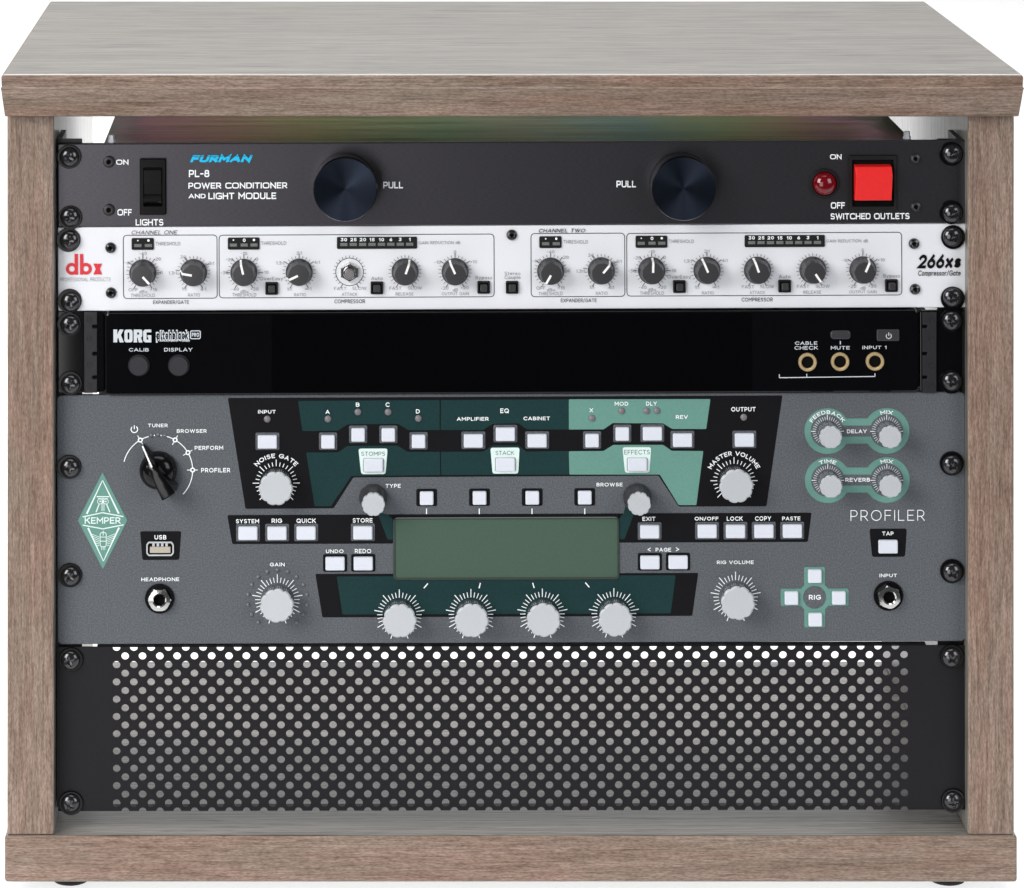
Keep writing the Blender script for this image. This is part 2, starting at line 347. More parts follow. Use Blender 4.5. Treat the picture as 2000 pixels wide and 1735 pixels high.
def glyphs(s, pen=.16, spacing=.2, sq=2.0):
    """-> verts 2D (cap height 1), faces, layer per vertex; sq > 2 squares the bowls"""
    key = (s, pen, spacing, sq)
    if key in TXT: return TXT[key]
    vs, fs, ly = [], [], []; x = 0
    for gi, ch in enumerate(s):
        wd, strokes = GL[ch]
        for si, st in enumerate(strokes):
            pts = []
            for p in st:
                if p[0] == 'e':
                    _, cx, cy, rx, ry, a = p; c_, s_ = cos(radians(a)), sin(radians(a))
                    p = (cx + rx * math.copysign(abs(c_) ** (2 / sq), c_), cy + ry * math.copysign(abs(s_) ** (2 / sq), s_))
                q = (x + p[0] + pen / 2, pen / 2 + p[1] * (1 - pen))
                if not pts or math.hypot(q[0] - pts[-1][0], q[1] - pts[-1][1]) > .004: pts.append(q)
            closed = math.hypot(pts[0][0] - pts[-1][0], pts[0][1] - pts[-1][1]) < .01 and len(pts) > 4
            if closed: pts.pop()
            if not closed:                       # square pen: free ends run on by half the pen
                def ext(u, v):
                    l = math.hypot(v[0] - u[0], v[1] - u[1]); return (v[0] + (v[0] - u[0]) / l * pen / 2, v[1] + (v[1] - u[1]) / l * pen / 2)
                pts[0], pts[-1] = ext(pts[1], pts[0]), ext(pts[-2], pts[-1])
            n = len(pts); A, B = [], []
            for i in range(n):
                p = pts[i]; a = pts[i - 1] if (closed or i) else None; b = pts[(i + 1) % n] if (closed or i < n - 1) else None
                def dr(u, v):
                    l = math.hypot(v[0] - u[0], v[1] - u[1]); return ((v[0] - u[0]) / l, (v[1] - u[1]) / l)
                d0 = dr(a, p) if a else dr(p, b); d1 = dr(p, b) if b else d0
                tx, tz = d0[0] + d1[0], d0[1] + d1[1]; l = math.hypot(tx, tz)
                if l < .2: tx, tz, l = d0[0], d0[1], 1
                tx /= l; tz /= l; h = pen / 2 / max(.38, tx * d1[0] + tz * d1[1])
                A.append((p[0] - tz * h, p[1] + tx * h)); B.append((p[0] + tz * h, p[1] - tx * h))
            o = len(vs); vs += A + B; ly += [si + 4 * (gi % 2)] * (2 * n)
            for i in range(n if closed else n - 1):
                k = (i + 1) % n; fs.append([o + n + i, o + n + k, o + k, o + i])
        x += wd + pen + spacing
    TXT[key] = (vs, fs, ly); return TXT[key]
def put(mb, vs, fs, ly, y, k):
    out = []
    for f in fs:
        a = sum(vs[f[i]][0] * vs[f[(i + 1) % len(f)]][1] - vs[f[(i + 1) % len(f)]][0] * vs[f[i]][1] for i in range(len(f)))
        out.append(f if a > 0 else f[::-1])
    mb.add([(x, y - l * 6e-6, z) for (x, z), l in zip(vs, ly)], out, k)

YI, YI2, YI3, YT = -.00012, -.0002, -.00028, -.00036       # ink layers lying on a faceplate

class Dev:
    """one rack unit: an Empty at its base, levelled by a small roll k as it hangs in the rack"""
    def __init__(s, name, label, cat, k, pyb):
        s.k = k; s.zb = CZ - (pyb - VY) * S
        s.o = bpy.data.objects.new(name, None); col.objects.link(s.o)
        s.o.empty_display_size = .02; s.o.location = (0, 0, s.zb); s.o.rotation_euler = (0, -k, 0)
        s.o['label'] = label; s.o['category'] = cat
    def p(s, px, py):
        wx = (px - 1000) * S; wz = CZ - (py - VY) * S - s.zb
        return (wx * cos(s.k) + wz * sin(s.k), -wx * sin(s.k) + wz * cos(s.k))
    def P(s, pts): return [s.p(*q) for q in pts]
    def r(s, x0, x1, y0, y1, rad=0):
        c = s.p((x0 + x1) / 2, (y0 + y1) / 2); return rect(c[0], c[1], (x1 - x0) * S, (y1 - y0) * S, rad * S)
    def text(s, mb, t, x0, x1, y0, y1, k='ikw', pen=.18, shear=0, spacing=.2, y=YT, sq=2.0):
        vs, fs, ly = glyphs(t, pen, spacing, sq)
        ax = [a + shear * b for a, b in vs]; bz = [b for a, b in vs]
        mx0, mx1, mz0, mz1 = min(ax), max(ax), min(bz), max(bz)
        c = s.p((x0 + x1) / 2, (y0 + y1) / 2); W, H = (x1 - x0) * S, (y1 - y0) * S
        out = [(c[0] + ((a - mx0) / (mx1 - mx0) - .5) * W, c[1] + ((b - mz0) / (mz1 - mz0) - .5) * H) for a, b in zip(ax, bz)]
        put(mb, out, fs, ly, y, k)
    def ctext(s, mb, t, cx, cy, h, k='ikw', pen=.13, y=YT, wd=None, spacing=.22):   # centred, natural width
        vs, fs, ly = glyphs(t, pen, spacing); xs = [a for a, b in vs]; zs = [b for a, b in vs]
        w_ = (max(xs) - min(xs)) * h if wd is None else wd
        hh = (max(zs) - min(zs)) * h
        s.text(mb, t, cx - w_ / 2, cx + w_ / 2, cy - hh / 2, cy + hh / 2, k, pen, spacing=spacing, y=y)
    def arc(s, mb, t, cx, cy, r, h, half, k='ikw', pen=.19, y=YT):          # text bent round a dial; half = half angle (deg)
        vs, fs, ly = glyphs(t, pen, .22); xs = [a for a, b in vs]; x0, x1 = min(xs), max(xs); c = s.p(cx, cy); out = []
        for a, b in vs:
            th = ((a - x0) / (x1 - x0) - .5) * 2 * radians(half); rr = (r + b * h) * S
            out.append((c[0] + rr * sin(th), c[1] + rr * cos(th)))
        put(mb, out, fs, ly, y, k)
    def ticks(s, mb, cx, cy, angs, r0, r1, wd, k, y=YT):
        c = s.p(cx, cy)
        for a in angs:
            t = radians(a); mb.line((c[0] + r0 * S * sin(t), c[1] + r0 * S * cos(t)), (c[0] + r1 * S * sin(t), c[1] + r1 * S * cos(t)), wd * S, y, k)

def at(px, py, Y): return (CX + (px - VX) * S * (D + Y) / D, CZ - (py - VY) * S * (D + Y) / D)
def dup(o, parent, loc, rot=(0, 0, 0)):          # copy of a part with copies of its sub-parts
    c = o.copy(); col.objects.link(c); c.parent = parent; c.location = loc; c.rotation_euler = rot
    for ch in list(o.children):
        d = ch.copy(); col.objects.link(d); d.parent = c
    return c

# ------------------------------------------------------------------ setting: white seamless sweep
sw = MB(); prof = [(-.42, 0)]
prof += [(1.5 + .6 * sin(a * pi / 24), .6 - .6 * cos(a * pi / 24)) for a in range(13)] + [(2.1, 3.0)]
for (y0, z0), (y1, z1) in zip(prof, prof[1:]):
    sw.add([(-2.6, y0, z0), (2.6, y0, z0), (2.6, y1, z1), (-2.6, y1, z1)], [[0, 1, 2, 3]], 'sweep', True)
fl = sw.build('ground', sharp=60); fl['kind'] = 'structure'; fl['label'] = 'white seamless studio ground sweeping up behind'

# ------------------------------------------------------------------ rack cabinet
cab = bpy.data.objects.new('rack_cabinet', None); col.objects.link(cab); cab.empty_display_size = .05
cab['label'] = 'grey-brown wood desktop cabinet open at the front, holding the stacked audio units'; cab['category'] = 'rack cabinet'
YB = .286; YF = -.009
def board(name, x0, x1, y0, y1, z0, z1, k, r=.0012):
    """board with rounded long edges"""
    mb = MB()
    mb.box(x0, x1, y0, y1, z0, z1, k)
    o = mb.build(name, cab); o.data.materials.append(M['flat_v' if k == 'wood_v' else 'flat_h'])
    for p_ in o.data.polygons:
        nx, ny, nz = p_.normal
        if (abs(nx) > .9 if k == 'wood_v' else abs(nz) > .9): p_.material_index = 1
    bv = o.modifiers.new('edge', 'BEVEL'); bv.width = r; bv.segments = 3; bv.limit_method = 'ANGLE'
    return o
xl0, _ = at(14, 900, YF); xl1, _ = at(105.5, 900, YF); xr0, _ = at(1890.5, 900, YF); xr1, _ = at(1981, 900, YF)
bx0, zbt = at(9, 1633, YF - .001); bx1, zbb = at(1987, 1724, YF - .001)
tx0, ztt = at(3, 146, -.022); tx1, _ = at(1998, 146, -.022); _, ztb = at(3, 228, -.0162)
board('side_panel', xl0, xl1, YF, YB, zbt + .0001, ztb - .0001, 'wood_v')
board('side_panel', xr0, xr1, YF, YB, zbt + .0001, ztb - .0001, 'wood_v')
board('base_panel', bx0, bx1, YF - .001, YB, zbb, zbt, 'wood_h', .0016)
# top panel: upright upper band, then a facet leaning inwards
mb = MB(); yf = -.022; _, zbr = at(3, 174, yf)
def tl(z, i): return [(tx0 + i, yf + i * (3.6 if i > .0012 and z < zbr else 1.6), z), (tx1 - i, yf + i * (3.6 if i > .0012 and z < zbr else 1.6), z), (tx1 - i, YB - i * .3, z), (tx0 + i, YB - i * .3, z)]
mb.loft([tl(ztb, .0017), tl(ztb + .0006, .0013), tl(zbr - .0001, -.0002), tl(zbr + .0002, -.0005), tl(zbr + .0012, .0001), tl(ztt - .0014, -.0001), tl(ztt - .0004, .0003), tl(ztt, .0012)], 'wood_h', True)
tp = mb.build('top_panel', cab); tp.data.materials.append(M['flat_h'])
for p_ in tp.data.polygons:
    if abs(p_.normal.z) > .95: p_.material_index = 1
# feet
zf = zbb
for fx, fy in ((136, .0135), (1856, .0135), (136, YB - .03), (1856, YB - .03)):
    mb = MB(); x, _ = at(fx, 1730, .004)
    n = 32; R = .0108
    loops = [[(x + r * cos(2 * pi * i / n), fy + r * sin(2 * pi * i / n), z) for i in range(n)] for r, z in
             ((R * .72, 0), (R * .86, .0006), (R * .95, .002), (R, .0045), (R, zf))]
    mb.loft(loops, 'rubber', True, True); mb.build('foot', cab)
# rails behind the ears of the units
def rail(xw, sgn):
    mb = MB(); zt = CZ - (274 - VY) * S; z0 = CZ - (1581 - VY) * S
    mb.box(min(xw, xw + sgn * .0135), max(xw, xw + sgn * .0135), .0035, .0056, z0, zt, 'rail')
    mb.box(min(xw, xw + sgn * .0028), max(xw, xw + sgn * .0028), .0056, .034, z0, zt, 'rail')
    mb.build('rack_rail', cab)
rail(xl1 + .0004, 1); rail(xr0 - .0004, -1)

# ------------------------------------------------------------------ shared hardware
def make_screw(parent, loc):
    mb = MB(); R = 19.0 * S; n, m = 64, 20; H = .0034
    rings = []
    for j in range(m + 1):
        t = j / m; rr = R * (1 - t) ; L = []
        for i in range(n):
            a = 2 * pi * i / n; x, z = rr * cos(a), rr * sin(a)
            q = rr / R; y = -.0012 - H * math.sqrt(max(0, 1 - .92 * q * q)) * (1 if q < .985 else .75)
            w1, l1 = R * .12, R * .52
            if (abs(x) < w1 and abs(z) < l1) or (abs(z) < w1 and abs(x) < l1): y += .0016 * (1 - .55 * q / .52)
            elif abs(x) < R * .24 and abs(z) < R * .24: y += .0008
            L.append((x, y, z))
        rings.append(L)
    base = [(x, -.0011, z) for x, _, z in rings[0]]
    mb.loft([base] + rings, 'screw', False, True, False)
    o = mb.build('rack_screw', parent, loc, sharp=50)
    mb = MB(); R2 = 23.5 * S
    mb.lathe(0, 0, [(R2, 0), (R2, -.0008), (R2 * .96, -.0012), (R * .96, -.0012)], 'blackgl', 40)
    wsh = mb.build('washer', o)
    return o
SC = None
def screws(dev, pts, Y=0.0):
    global SC
    for i, (px, py) in enumerate(pts):
        x, z = dev.p(px, py + 3); loc = (x, Y, z); rot = (0, random.uniform(0, pi / 2), 0)
        if SC is None: SC = make_screw(dev.o, loc); SC.rotation_euler = rot
        else:
            c = dup(SC, dev.o, loc, rot)
            c.children[0].location = (random.uniform(-.0007, .0007), 0, random.uniform(-.0006, .0006))
def small_screw(dev, name, px, py, r, k, proto=[None]):
    mb = MB(); R = r * S
    mb.lathe(0, 0, [(R, 0), (R, -.0006), (R * .86, -.0013), (R * .52, -.0016), (R * .42, -.0015), (R * .36, -.0006)], k, 32, cap=False)
    mb.lathe(0, 0, [(R * .37, -.0005), (R * .1, -.0005)], 'void', 6)
    x, z = dev.p(px, py); return mb.build(name, dev.o, (x, 0, z))
def faceplate(dev, x0, x1, y0, y1, k, rad=3, th=.003, bev=.0005):
    mb = MB(); mb.prism(dev.r(x0, x1, y0, y1, rad), th, 0, k, bev); return mb
def body(dev, x0, x1, y0, y1, depth, k='chassis', top=None):
    mb = MB(); a = dev.p(x0, y1); b = dev.p(x1, y0)
    mb.box(a[0], b[0], .0032, depth, a[1], b[1] - .0006, k)
    if top: mb.add([(a[0], .0032, b[1]), (b[0], .0032, b[1]), (b[0], depth, b[1]), (a[0], depth, b[1])], [[0, 1, 2, 3]], top)
    return mb.build('chassis', dev.o)

# ------------------------------------------------------------------ 1: power conditioner
dv = Dev('power_conditioner', 'black power conditioner with two large round knobs and a red switch, topmost in cabinet', 'power conditioner', .004, 440)
fp = faceplate(dv, 113, 1887, 277.8, 439.6, 'anod', 2)
T = lambda *a, **k: dv.text(fp, *a, **{**dict(sq=3.4, spacing=.13), **k})
B = .185
T('ON', 227, 251, 310.5, 323, pen=B); T('OFF', 229.5, 257.5, 408.5, 421, pen=B); T('LIGHTS', 265, 319, 428, 440.5, pen=B)
T('PL-8', 369, 409, 332, 346, pen=B); T('POWER CONDITIONER', 368, 561.5, 355, 370, pen=B)
T('AND', 368, 401.5, 377.5, 388.5, pen=B); T('LIGHT MODULE', 407, 539.5, 374.5, 389, pen=B)
T('PULL', 748.5, 787, 355, 368, pen=B); T('PULL', 1204, 1242, 353, 366, pen=B)
T('ON', 1621, 1643.5, 300, 312.5, pen=B); T('OFF', 1622.5, 1650, 395, 407.5, pen=B); T('SWITCHED OUTLETS', 1622, 1776, 415, 430, pen=B)
fpo = fp.build('faceplate', dv.o)
lg = MB(); dv.text(lg, 'FURMAN', 371, 494, 300, 319.5, 'ikc', .3, .34, .1, sq=4)
c = dv.p(432, 305); lg.line((c[0] - 62 * S, c[1]), (c[0] + 64 * S, c[1]), 1.1 * S, YT - .00008, 'anod')
lg.build('logo', fpo)
body(dv, 201, 1788, 281, 436, .235, 'chassis', 'rainbow')
screws(dv, [(135.5, 303), (137, 420), (1859.5, 296.5), (1859.5, 413)])
for px, py, r in ((213, 316, 11.5), (213, 410, 11.5), (1787.5, 310, 10), (1788.5, 404, 10.5)): small_screw(dv, 'socket_screw', px, py, r, 'socket')
for px, py in ((217, 279), (1774, 272)):
    mb = MB(); x, z = dv.p(px, py); x, z = x, z
    n = 6; R = .0017
    lo = [[(R * cos(2 * pi * i / n) * s_,   .005 + R * sin(2 * pi * i / n) * s_, zz) for i in range(n)] for s_, zz in ((1.25, -.0006), (1.25, .0008), (1, .0009), (1, .0030), (.85, .0034))]
    mb.loft(lo, 'capsil', True); mb.build('bolt', dv.o, (x, 0, z))
# pull knobs
kn = None
for px, py in ((674, 360), (1329.5, 358.5)):
    x, z = dv.p(px, py)
    if kn is None:
        mb = MB(); R = 62.5 * S
        mb.lathe(0, 0, [(R * .97, 0), (R * 1.0, -.0012), (R, -.0148), (R * .992, -.0158), (R * .97, -.0166)], 'blackgl', 72, cap=False)
        kn = mb.build('pull_knob', dv.o, (x, 0, z))
        mb = MB(); mb.lathe(0, 0, [(R * .97, -.0166), (R * .7, -.0163), (R * .4, -.0159), (R * .12, -.0155), (R * .02, -.0154)], 'navy', 72); mb.build('knob_face', kn)
    else: dup(kn, dv.o, (x, 0, z))
# black rocker
def ring_bezel(dev, name, x0, x1, y0, y1, bw, h, k, rad=3):
    mb = MB(); out = dev.r(x0, x1, y0, y1, rad); inn = dev.r(x0 + bw[0], x1 - bw[0], y0 + bw[1], y1 - bw[1], rad)
    mid = dev.r(x0 + 1.6, x1 - 1.6, y0 + 1.6, y1 - 1.6, rad)
    lp = [[(x, 0, z) for x, z in out], [(x, -h * .6, z) for x, z in out], [(x, -h, z) for x, z in mid], [(x, -h, z) for x, z in inn], [(x, -.0004, z) for x, z in inn]]
    mb.loft(lp, k, False, False, False); mb.poly(inn, -.0003, 'void'); return mb.build(name, dev.o)
rk = ring_bezel(dv, 'rocker_switch', 273, 324.5, 309, 419.5, (7, 17), .0022, 'blackgl')
def rocker(dev, par, x0, x1, prof, k, shrink=None):
    """prof: (py, height) from top to bottom"""
    mb = MB(); cx = (x0 + x1) / 2; L = []; R_ = []
    for i, (py, h) in enumerate(prof):
        a = dev.p(x0, py); b = dev.p(x1, py - dev.k * 0); L.append((a[0], -h, a[1])); R_.append((b[0], -h, a[1]))
    n = len(prof)
    base = [(v[0], 0, v[2]) for v in L], [(v[0], 0, v[2]) for v in R_]
    vs = L + R_ + list(base[0]) + list(base[1]); fs = []
    for i in range(n - 1):
        fs += [[i, i + 1, n + i + 1, n + i], [i + 1, i, 2 * n + i, 2 * n + i + 1], [n + i, n + i + 1, 3 * n + i + 1, 3 * n + i]]
    fs += [[0, n, 3 * n, 2 * n], [n - 1, 2 * n + n - 1, 3 * n + n - 1, 2 * n - 1]]
    mb.add(vs, fs, k); o = mb.build('rocker', par)
    bv = o.modifiers.new('edge', 'BEVEL'); bv.width = .0005; bv.segments = 2; bv.limit_method = 'ANGLE'
    return o
rocker(dv, rk, 281, 316, [(327, .0022), (331, .0034), (356, .0034), (357, .0009), (379, .0009), (389, .0034), (391, .0034), (400, .0012)], 'blackgl')
# red rocker
rr = ring_bezel(dv, 'rocker_switch', 1656.5, 1752, 302.5, 412, (7, 9), .0016, 'matte', 2)
rr['label'] = 'square rocker switch with a red rocker'
rocker(dv, rr, 1667.5, 1739, [(321, .0015), (322.5, .0056), (338.5, .0082), (340, .0082), (389, .0046), (391, .001)], 'red')
# lamp
mb = MB(); x, z = dv.p(1610, 358); R = 29 * S
mb.lathe(0, 0, [(R, 0), (R, -.0012), (R * .94, -.0018), (R * .84, -.0018), (R * .8, -.0006)], 'matte', 48, cap=False)
lm = mb.build('indicator_lamp', dv.o, (x, 0, z))
mb = MB(); R = 23.3 * S
mb.lathe(0, 0, [(R, -.0003)] + [(R * cos(a * pi / 2 / 10), -.001 - .0048 * sin(a * pi / 2 / 10)) for a in range(10)] + [(R * .03, -.0058)], 'lamp', 48); mb.build('lens', lm)

# ------------------------------------------------------------------ 2: compressor
dv = Dev('compressor', 'silver-white two-channel compressor with thirteen small black knobs, second unit from the top', 'compressor', .0042, 604.5)
fp = faceplate(dv, 113, 1887.5, 441, 604.4, 'silver', 4)
T = lambda *a, **k: dv.text(fp, *a, **k)
C = lambda t, cx, cy, h=6.2, k='ikg', **kw: dv.ctext(fp, t, cx, cy, h, k, kw.pop('pen', .12), **kw)
T('PROFESSIONAL PRODUCTS', 117, 216, 541.5, 550, 'ikg', .1, .25)
KN = []; BT = []; MT = []
for ch in (0, 1):
    dx, dy = 796.2 * ch, -3.5 * ch
    c_ = lambda t, x, y, *a, **k: C(t, x + dx, y + dy, *a, **k)
    w = lambda t, x, y, wd, h=7: dv.text(fp, t, x + dx - wd / 2, x + dx + wd / 2, y + dy - h / 2, y + dy + h / 2, 'ikg', .13)
    T(('CHANNEL ONE', 'CHANNEL TWO')[ch], 257 + dx - ch, 347 + dx, 449.5 + dy, 458.5 + dy, 'ikd', .12 + .04 * ch, .25)
    for a, b, t0, t1 in ((241, 424, 459.5, 583), (428, 965, 458.5, 581)):
        fp.path(dv.r(a + dx, b + dx, t0 + dy, t1 + dy, 8), 1.5 * S, YI, 'ikd', True)
    T('EXPANDER/GATE', 299 + dx, 369 + dx, 586 + dy, 594.5 + dy, 'ikd', .14); T('COMPRESSOR', 653 + dx - ch, 713 + dx, 584 + dy, 592.5 + dy, 'ikd', .14)
    w('THRESHOLD', 328, 476, 48); w('THRESHOLD', 534.5, 475, 49); w('GAIN REDUCTION dB', 858, 474, 81)
    for t, x, y in (('-40', 279, 495), ('-20', 307, 506), ('-60', 250.5, 513), ('0', 315, 532.5), ('OFF', 260, 566), ('dBu', 279.5, 569.5), ('+15', 300, 565.5),
                    ('2:1', 357, 501.5), ('3:1', 412.5, 514), ('1.3:1', 337, 533), ('1:1', 359, 564.5), ('4:1', 397, 564.5),
                    ('-10', 476.5, 495), ('-20', 448, 507), ('0', 501.5, 506), ('-30', 438, 532.5), ('+10', 517.5, 532), ('-40', 459, 564.5), ('dBu', 477, 569), ('+20', 497, 564.5),
                    ('2:1', 584, 494), ('4:1', 619, 512), ('1.3:1', 547, 513.5), ('1:1', 564.5, 564.5), ('\u221e:1', 601.6, 564),
                    ('FAST', 664.5, 563.5), ('SLOW', 702, 563.4), ('FAST', 772, 562.7), ('SLOW', 810.5, 562.7),
                    ('0', 888.6, 492), ('-10', 854.5, 512), ('+10', 925, 511), ('-20', 868.5, 562.7), ('dB', 889, 566.3), ('+20', 907.5, 562)):
        c_(t, x, y)
    for t, x, y, wd in (('THRESHOLD', 279, 577, 47), ('RATIO', 378.8, 576, 23), ('THRESHOLD', 477, 576, 47), ('RATIO', 586, 575.3, 23), ('ATTACK', 682.5, 574.6, 30), ('RELEASE', 790, 574, 35), ('OUTPUT GAIN', 889, 573.6, 53)):
        w(t, x, y, wd, 6.8)
    for t, x, y in (('OverEasy', 530, 545), ('Auto', 736, 543.3), ('Bypass', 945, 543)): c_(t, x, y, 6.6, 'ikg')
    long_ = ((0, 41, -54, 90), (-82, -31, 60), (0, -41, 41, -90, 90), (0, -54, 54), (), (), (0, -54, 54))
    for i, (x, y) in enumerate(((279, 533), (378, 532.3), (476.3, 532), (584.3, 531.5), (682.8, 531.3), (791, 530.8), (888.8, 530.6))):
        dv.ticks(fp, x + dx, y + dy, [k * 150 / 11 for k in range(-11, 12)], 27.5, 32.5, .8, 'ikd')
        dv.ticks(fp, x + dx, y + dy, long_[i] + (-150, 150), 27.5, 35.5, 1.2, 'ikd', YT - .00003)
        if i == 4 and not ch: fp.path(circ(*dv.p(x + dx, y + dy), 27 * S, 40), 1.2 * S, YI, 'ikd', True)
        ang = ((138, -80, -13, -115, None, 20, -25), (-150, 41, 2, -23, -19, 146, 24))[ch][i]
        KN.append((x + dx, y + dy, ang))
    for x, y in ((530.5, 563), (736, 562), (944.5, 561)): BT.append((x + dx, y + dy))
    MT += [(257 + dx, 300.5 + dx, 465 + dy, 488 + dy, '-+'), (445 + dx, 507 + dx, 464 + dy, 487.5 + dy, '-0+'), (658 + dx, 814.5 + dx, 462.7 + dy, 486 + dy, ('30', '25', '20', '15', '10', '6', '3', '1'))]
BT.append((1000, 561)); C('Stereo', 1001, 534, 6.6, 'ikg'); C('Couple', 1001, 542.3, 6.6, 'ikg')
fpo = fp.build('faceplate', dv.o)
# red d b x
lg = MB(); y = YT
def bowl(cx, cy, ro, ri): c = dv.p(cx, cy); lg.ring(circ(*c, ro * S, 32), circ(*c, ri * S, 32), y, y - .00002, 'ikr')
bowl(140.3, 525.3, 11.7, 5.6); bowl(167.8, 525, 11.5, 5.4)
lg.poly(dv.r(145.6, 152.3, 496, 536.6), y - .00004, 'ikr'); lg.poly(dv.r(156.2, 162.7, 496, 536.4), y - .00004, 'ikr')
lg.poly(dv.P([(182.3, 514.8), (190, 514.8), (199.6, 536.2), (191.6, 536.2)]), y, 'ikr'); lg.poly(dv.P([(192, 514.8), (199.4, 514.8), (190, 536.2), (182.3, 536.2)]), y - .00004, 'ikr')
lg.build('logo', fpo)
lg = MB(); dv.text(lg, '266', 1789, 1844, 496, 524.5, 'ikb', .23, .22, .1); dv.text(lg, 'xs', 1845, 1877, 503, 524.5, 'ikb', .25, .22)
dv.text(lg, 'Compressor/Gate', 1793, 1876, 527.5, 541, 'ikb', .15, .14, .14); lg.build('logo', fpo)
body(dv, 190, 1810, 446, 600, .15)
screws(dv, [(136, 465.5), (138, 586), (1859.5, 458.5), (1859.5, 577)])
for px, py in ((216, 484), (217, 572), (999.5, 459), (1785, 476), (1787, 565)): small_screw(dv, 'panel_screw', px, py, 10.5, 'screw')
# knobs
proto = None
for px, py, ang in KN:
    x, z = dv.p(px, py)
    if ang is None:
        mb = MB(); n = 36
        hexr = lambda a, R: R * cos(pi / 6) / cos((a % (pi / 3)) - pi / 6)
        R = 20 * S; pts = [(hexr(2 * pi * i / n, R) * cos(2 * pi * i / n + .52), hexr(2 * pi * i / n, R) * sin(2 * pi * i / n + .52)) for i in range(n)]
        mb.prism(pts, 0, -.0026, 'chrome', .0006)
        nut = mb.build('potentiometer', dv.o, (x, 0, z)); nut['label'] = 'bare metal shaft and hex nut with its knob missing'
        mb = MB(); R = 12 * S
        mb.lathe(0, 0, [(R, -.002), (R, -.0042), (R * .9, -.0046), (R * .74, -.0046)], 'chrome', 32, cap=False)
        mb.lathe(0, 0, [(R * .76, -.0045), (R * .74, -.0062), (R * .66, -.0066), (R * .1, -.0066)], 'led', 32); mb.build('shaft', nut)
        continue
    rot = (0, radians(ang), 0)
    if proto is None:
        mb = MB(); R = 26.5 * S; sc = lambda a: 1 - .035 * (.5 + .5 * cos(8 * a)) ** 3
        mb.lathe(0, 0, [(R, 0), (R, -.0012), (R * .965, -.0018), (R * .93, -.002)], 'dgrey', 64, cap=False)
        mb.lathe(0, 0, [(R * .93, -.002), (R * .90, -.0024), (R * .80, -.0082), (R * .765, -.0088)], 'dgrey', 64, cap=False, mod=sc)
        mb.lathe(0, 0, [(R * .765, -.0088), (R * .3, -.0089), (R * .02, -.0089)], 'dgrey', 64, mod=sc)
        proto = mb.build('knob', dv.o, (x, 0, z), rot, 40)
        mb = MB(); wd = 2.1 * S
        st = [(R * .08, -.0092), (R * .775, -.0091), (R * .83, -.0084), (R * .93, -.0026), (R * .99, -.0021)]
        for (r0, y0), (r1, y1) in zip(st, st[1:]):
            mb.add([(-wd, y0, r0), (wd, y0, r0), (wd, y1, r1), (-wd, y1, r1)], [[0, 1, 2, 3]], 'pointer')
        for sx in (-1, 1):
            for (r0, y0), (r1, y1) in zip(st, st[1:]):
                mb.add([(sx * wd, y0, r0), (sx * wd, y0 + .0008, r0), (sx * wd, y1 + .0008, r1), (sx * wd, y1, r1)], [[0, 1, 2, 3]], 'pointer')
        mb.build('pointer', proto)
    else: dup(proto, dv.o, (x, 0, z), rot)
bt = None
for px, py in BT:
    x, z = dv.p(px, py)
    if bt is None:
        mb = MB(); h = 24.5 * S
        o_, i_ = rect(0, 0, h, h, 2.5 * S), rect(0, 0, h * .74, h * .74, 1.5 * S)
        mb.loft([[(a, 0, b) for a, b in o_], [(a, -.0012, b) for a, b in o_], [(a * .94, -.0016, b * .94) for a, b in o_], [(a, -.0016, b) for a, b in i_], [(a, -.0002, b) for a, b in i_]], 'matte', False, False, False)
        mb.poly(i_, -.0002, 'void'); bt = mb.build('push_button', dv.o, (x, 0, z))
        mb = MB(); mb.prism(rect(0, 0, 13.5 * S, 13.5 * S, 1.5 * S), 0, -.0034, 'dgrey', .0005); mb.build('button_cap', bt)
    else: dup(bt, dv.o, (x, 0, z))
for x0, x1, y0, y1, t in MT:
    mb = MB(); mb.prism(dv.r(x0, x1, y0, y1, 3), 0, -.0008, 'matte', .0003)
    n = len(t); W = x1 - x0; sw_ = 16 if n == 3 else 15
    cs = [x0 + W * (i + .5) / n if n != 8 else x0 + 13.5 + i * (W - 28) / 7 for i in range(n)]
    if n == 2: cs = [x0 + 12.5, x0 + 33]
    if n == 3: cs = [x0 + 11, x0 + 32, x0 + 51]
    tops = [y0 + 6 - dv.k * (cx - (x0 + x1) / 2) for cx in cs]
    for s_, cx, ty in zip(t, cs, tops):
        if s_ == '-': mb.poly(circ(*dv.p(cx, ty - 1.5), 1.5 * S, 8), -.00086, 'ikw')
        elif s_ == '+': mb.poly(circ(*dv.p(cx, ty - 1.5), 2.5 * S, 8), -.00086, 'ikw')
        else: dv.ctext(mb, s_, cx, ty - 1.2, 6.6, 'ikw', .22, y=-.00086)
    me_ = mb.build('led_meter', dv.o)
    for cx, ty in zip(cs, tops):
        mb = MB(); mb.prism(dv.r(cx - 7, cx + 7, ty + 5.3, ty + 11.3), -.0006, -.00095, 'ledseg', .0001); mb.build('led', me_)

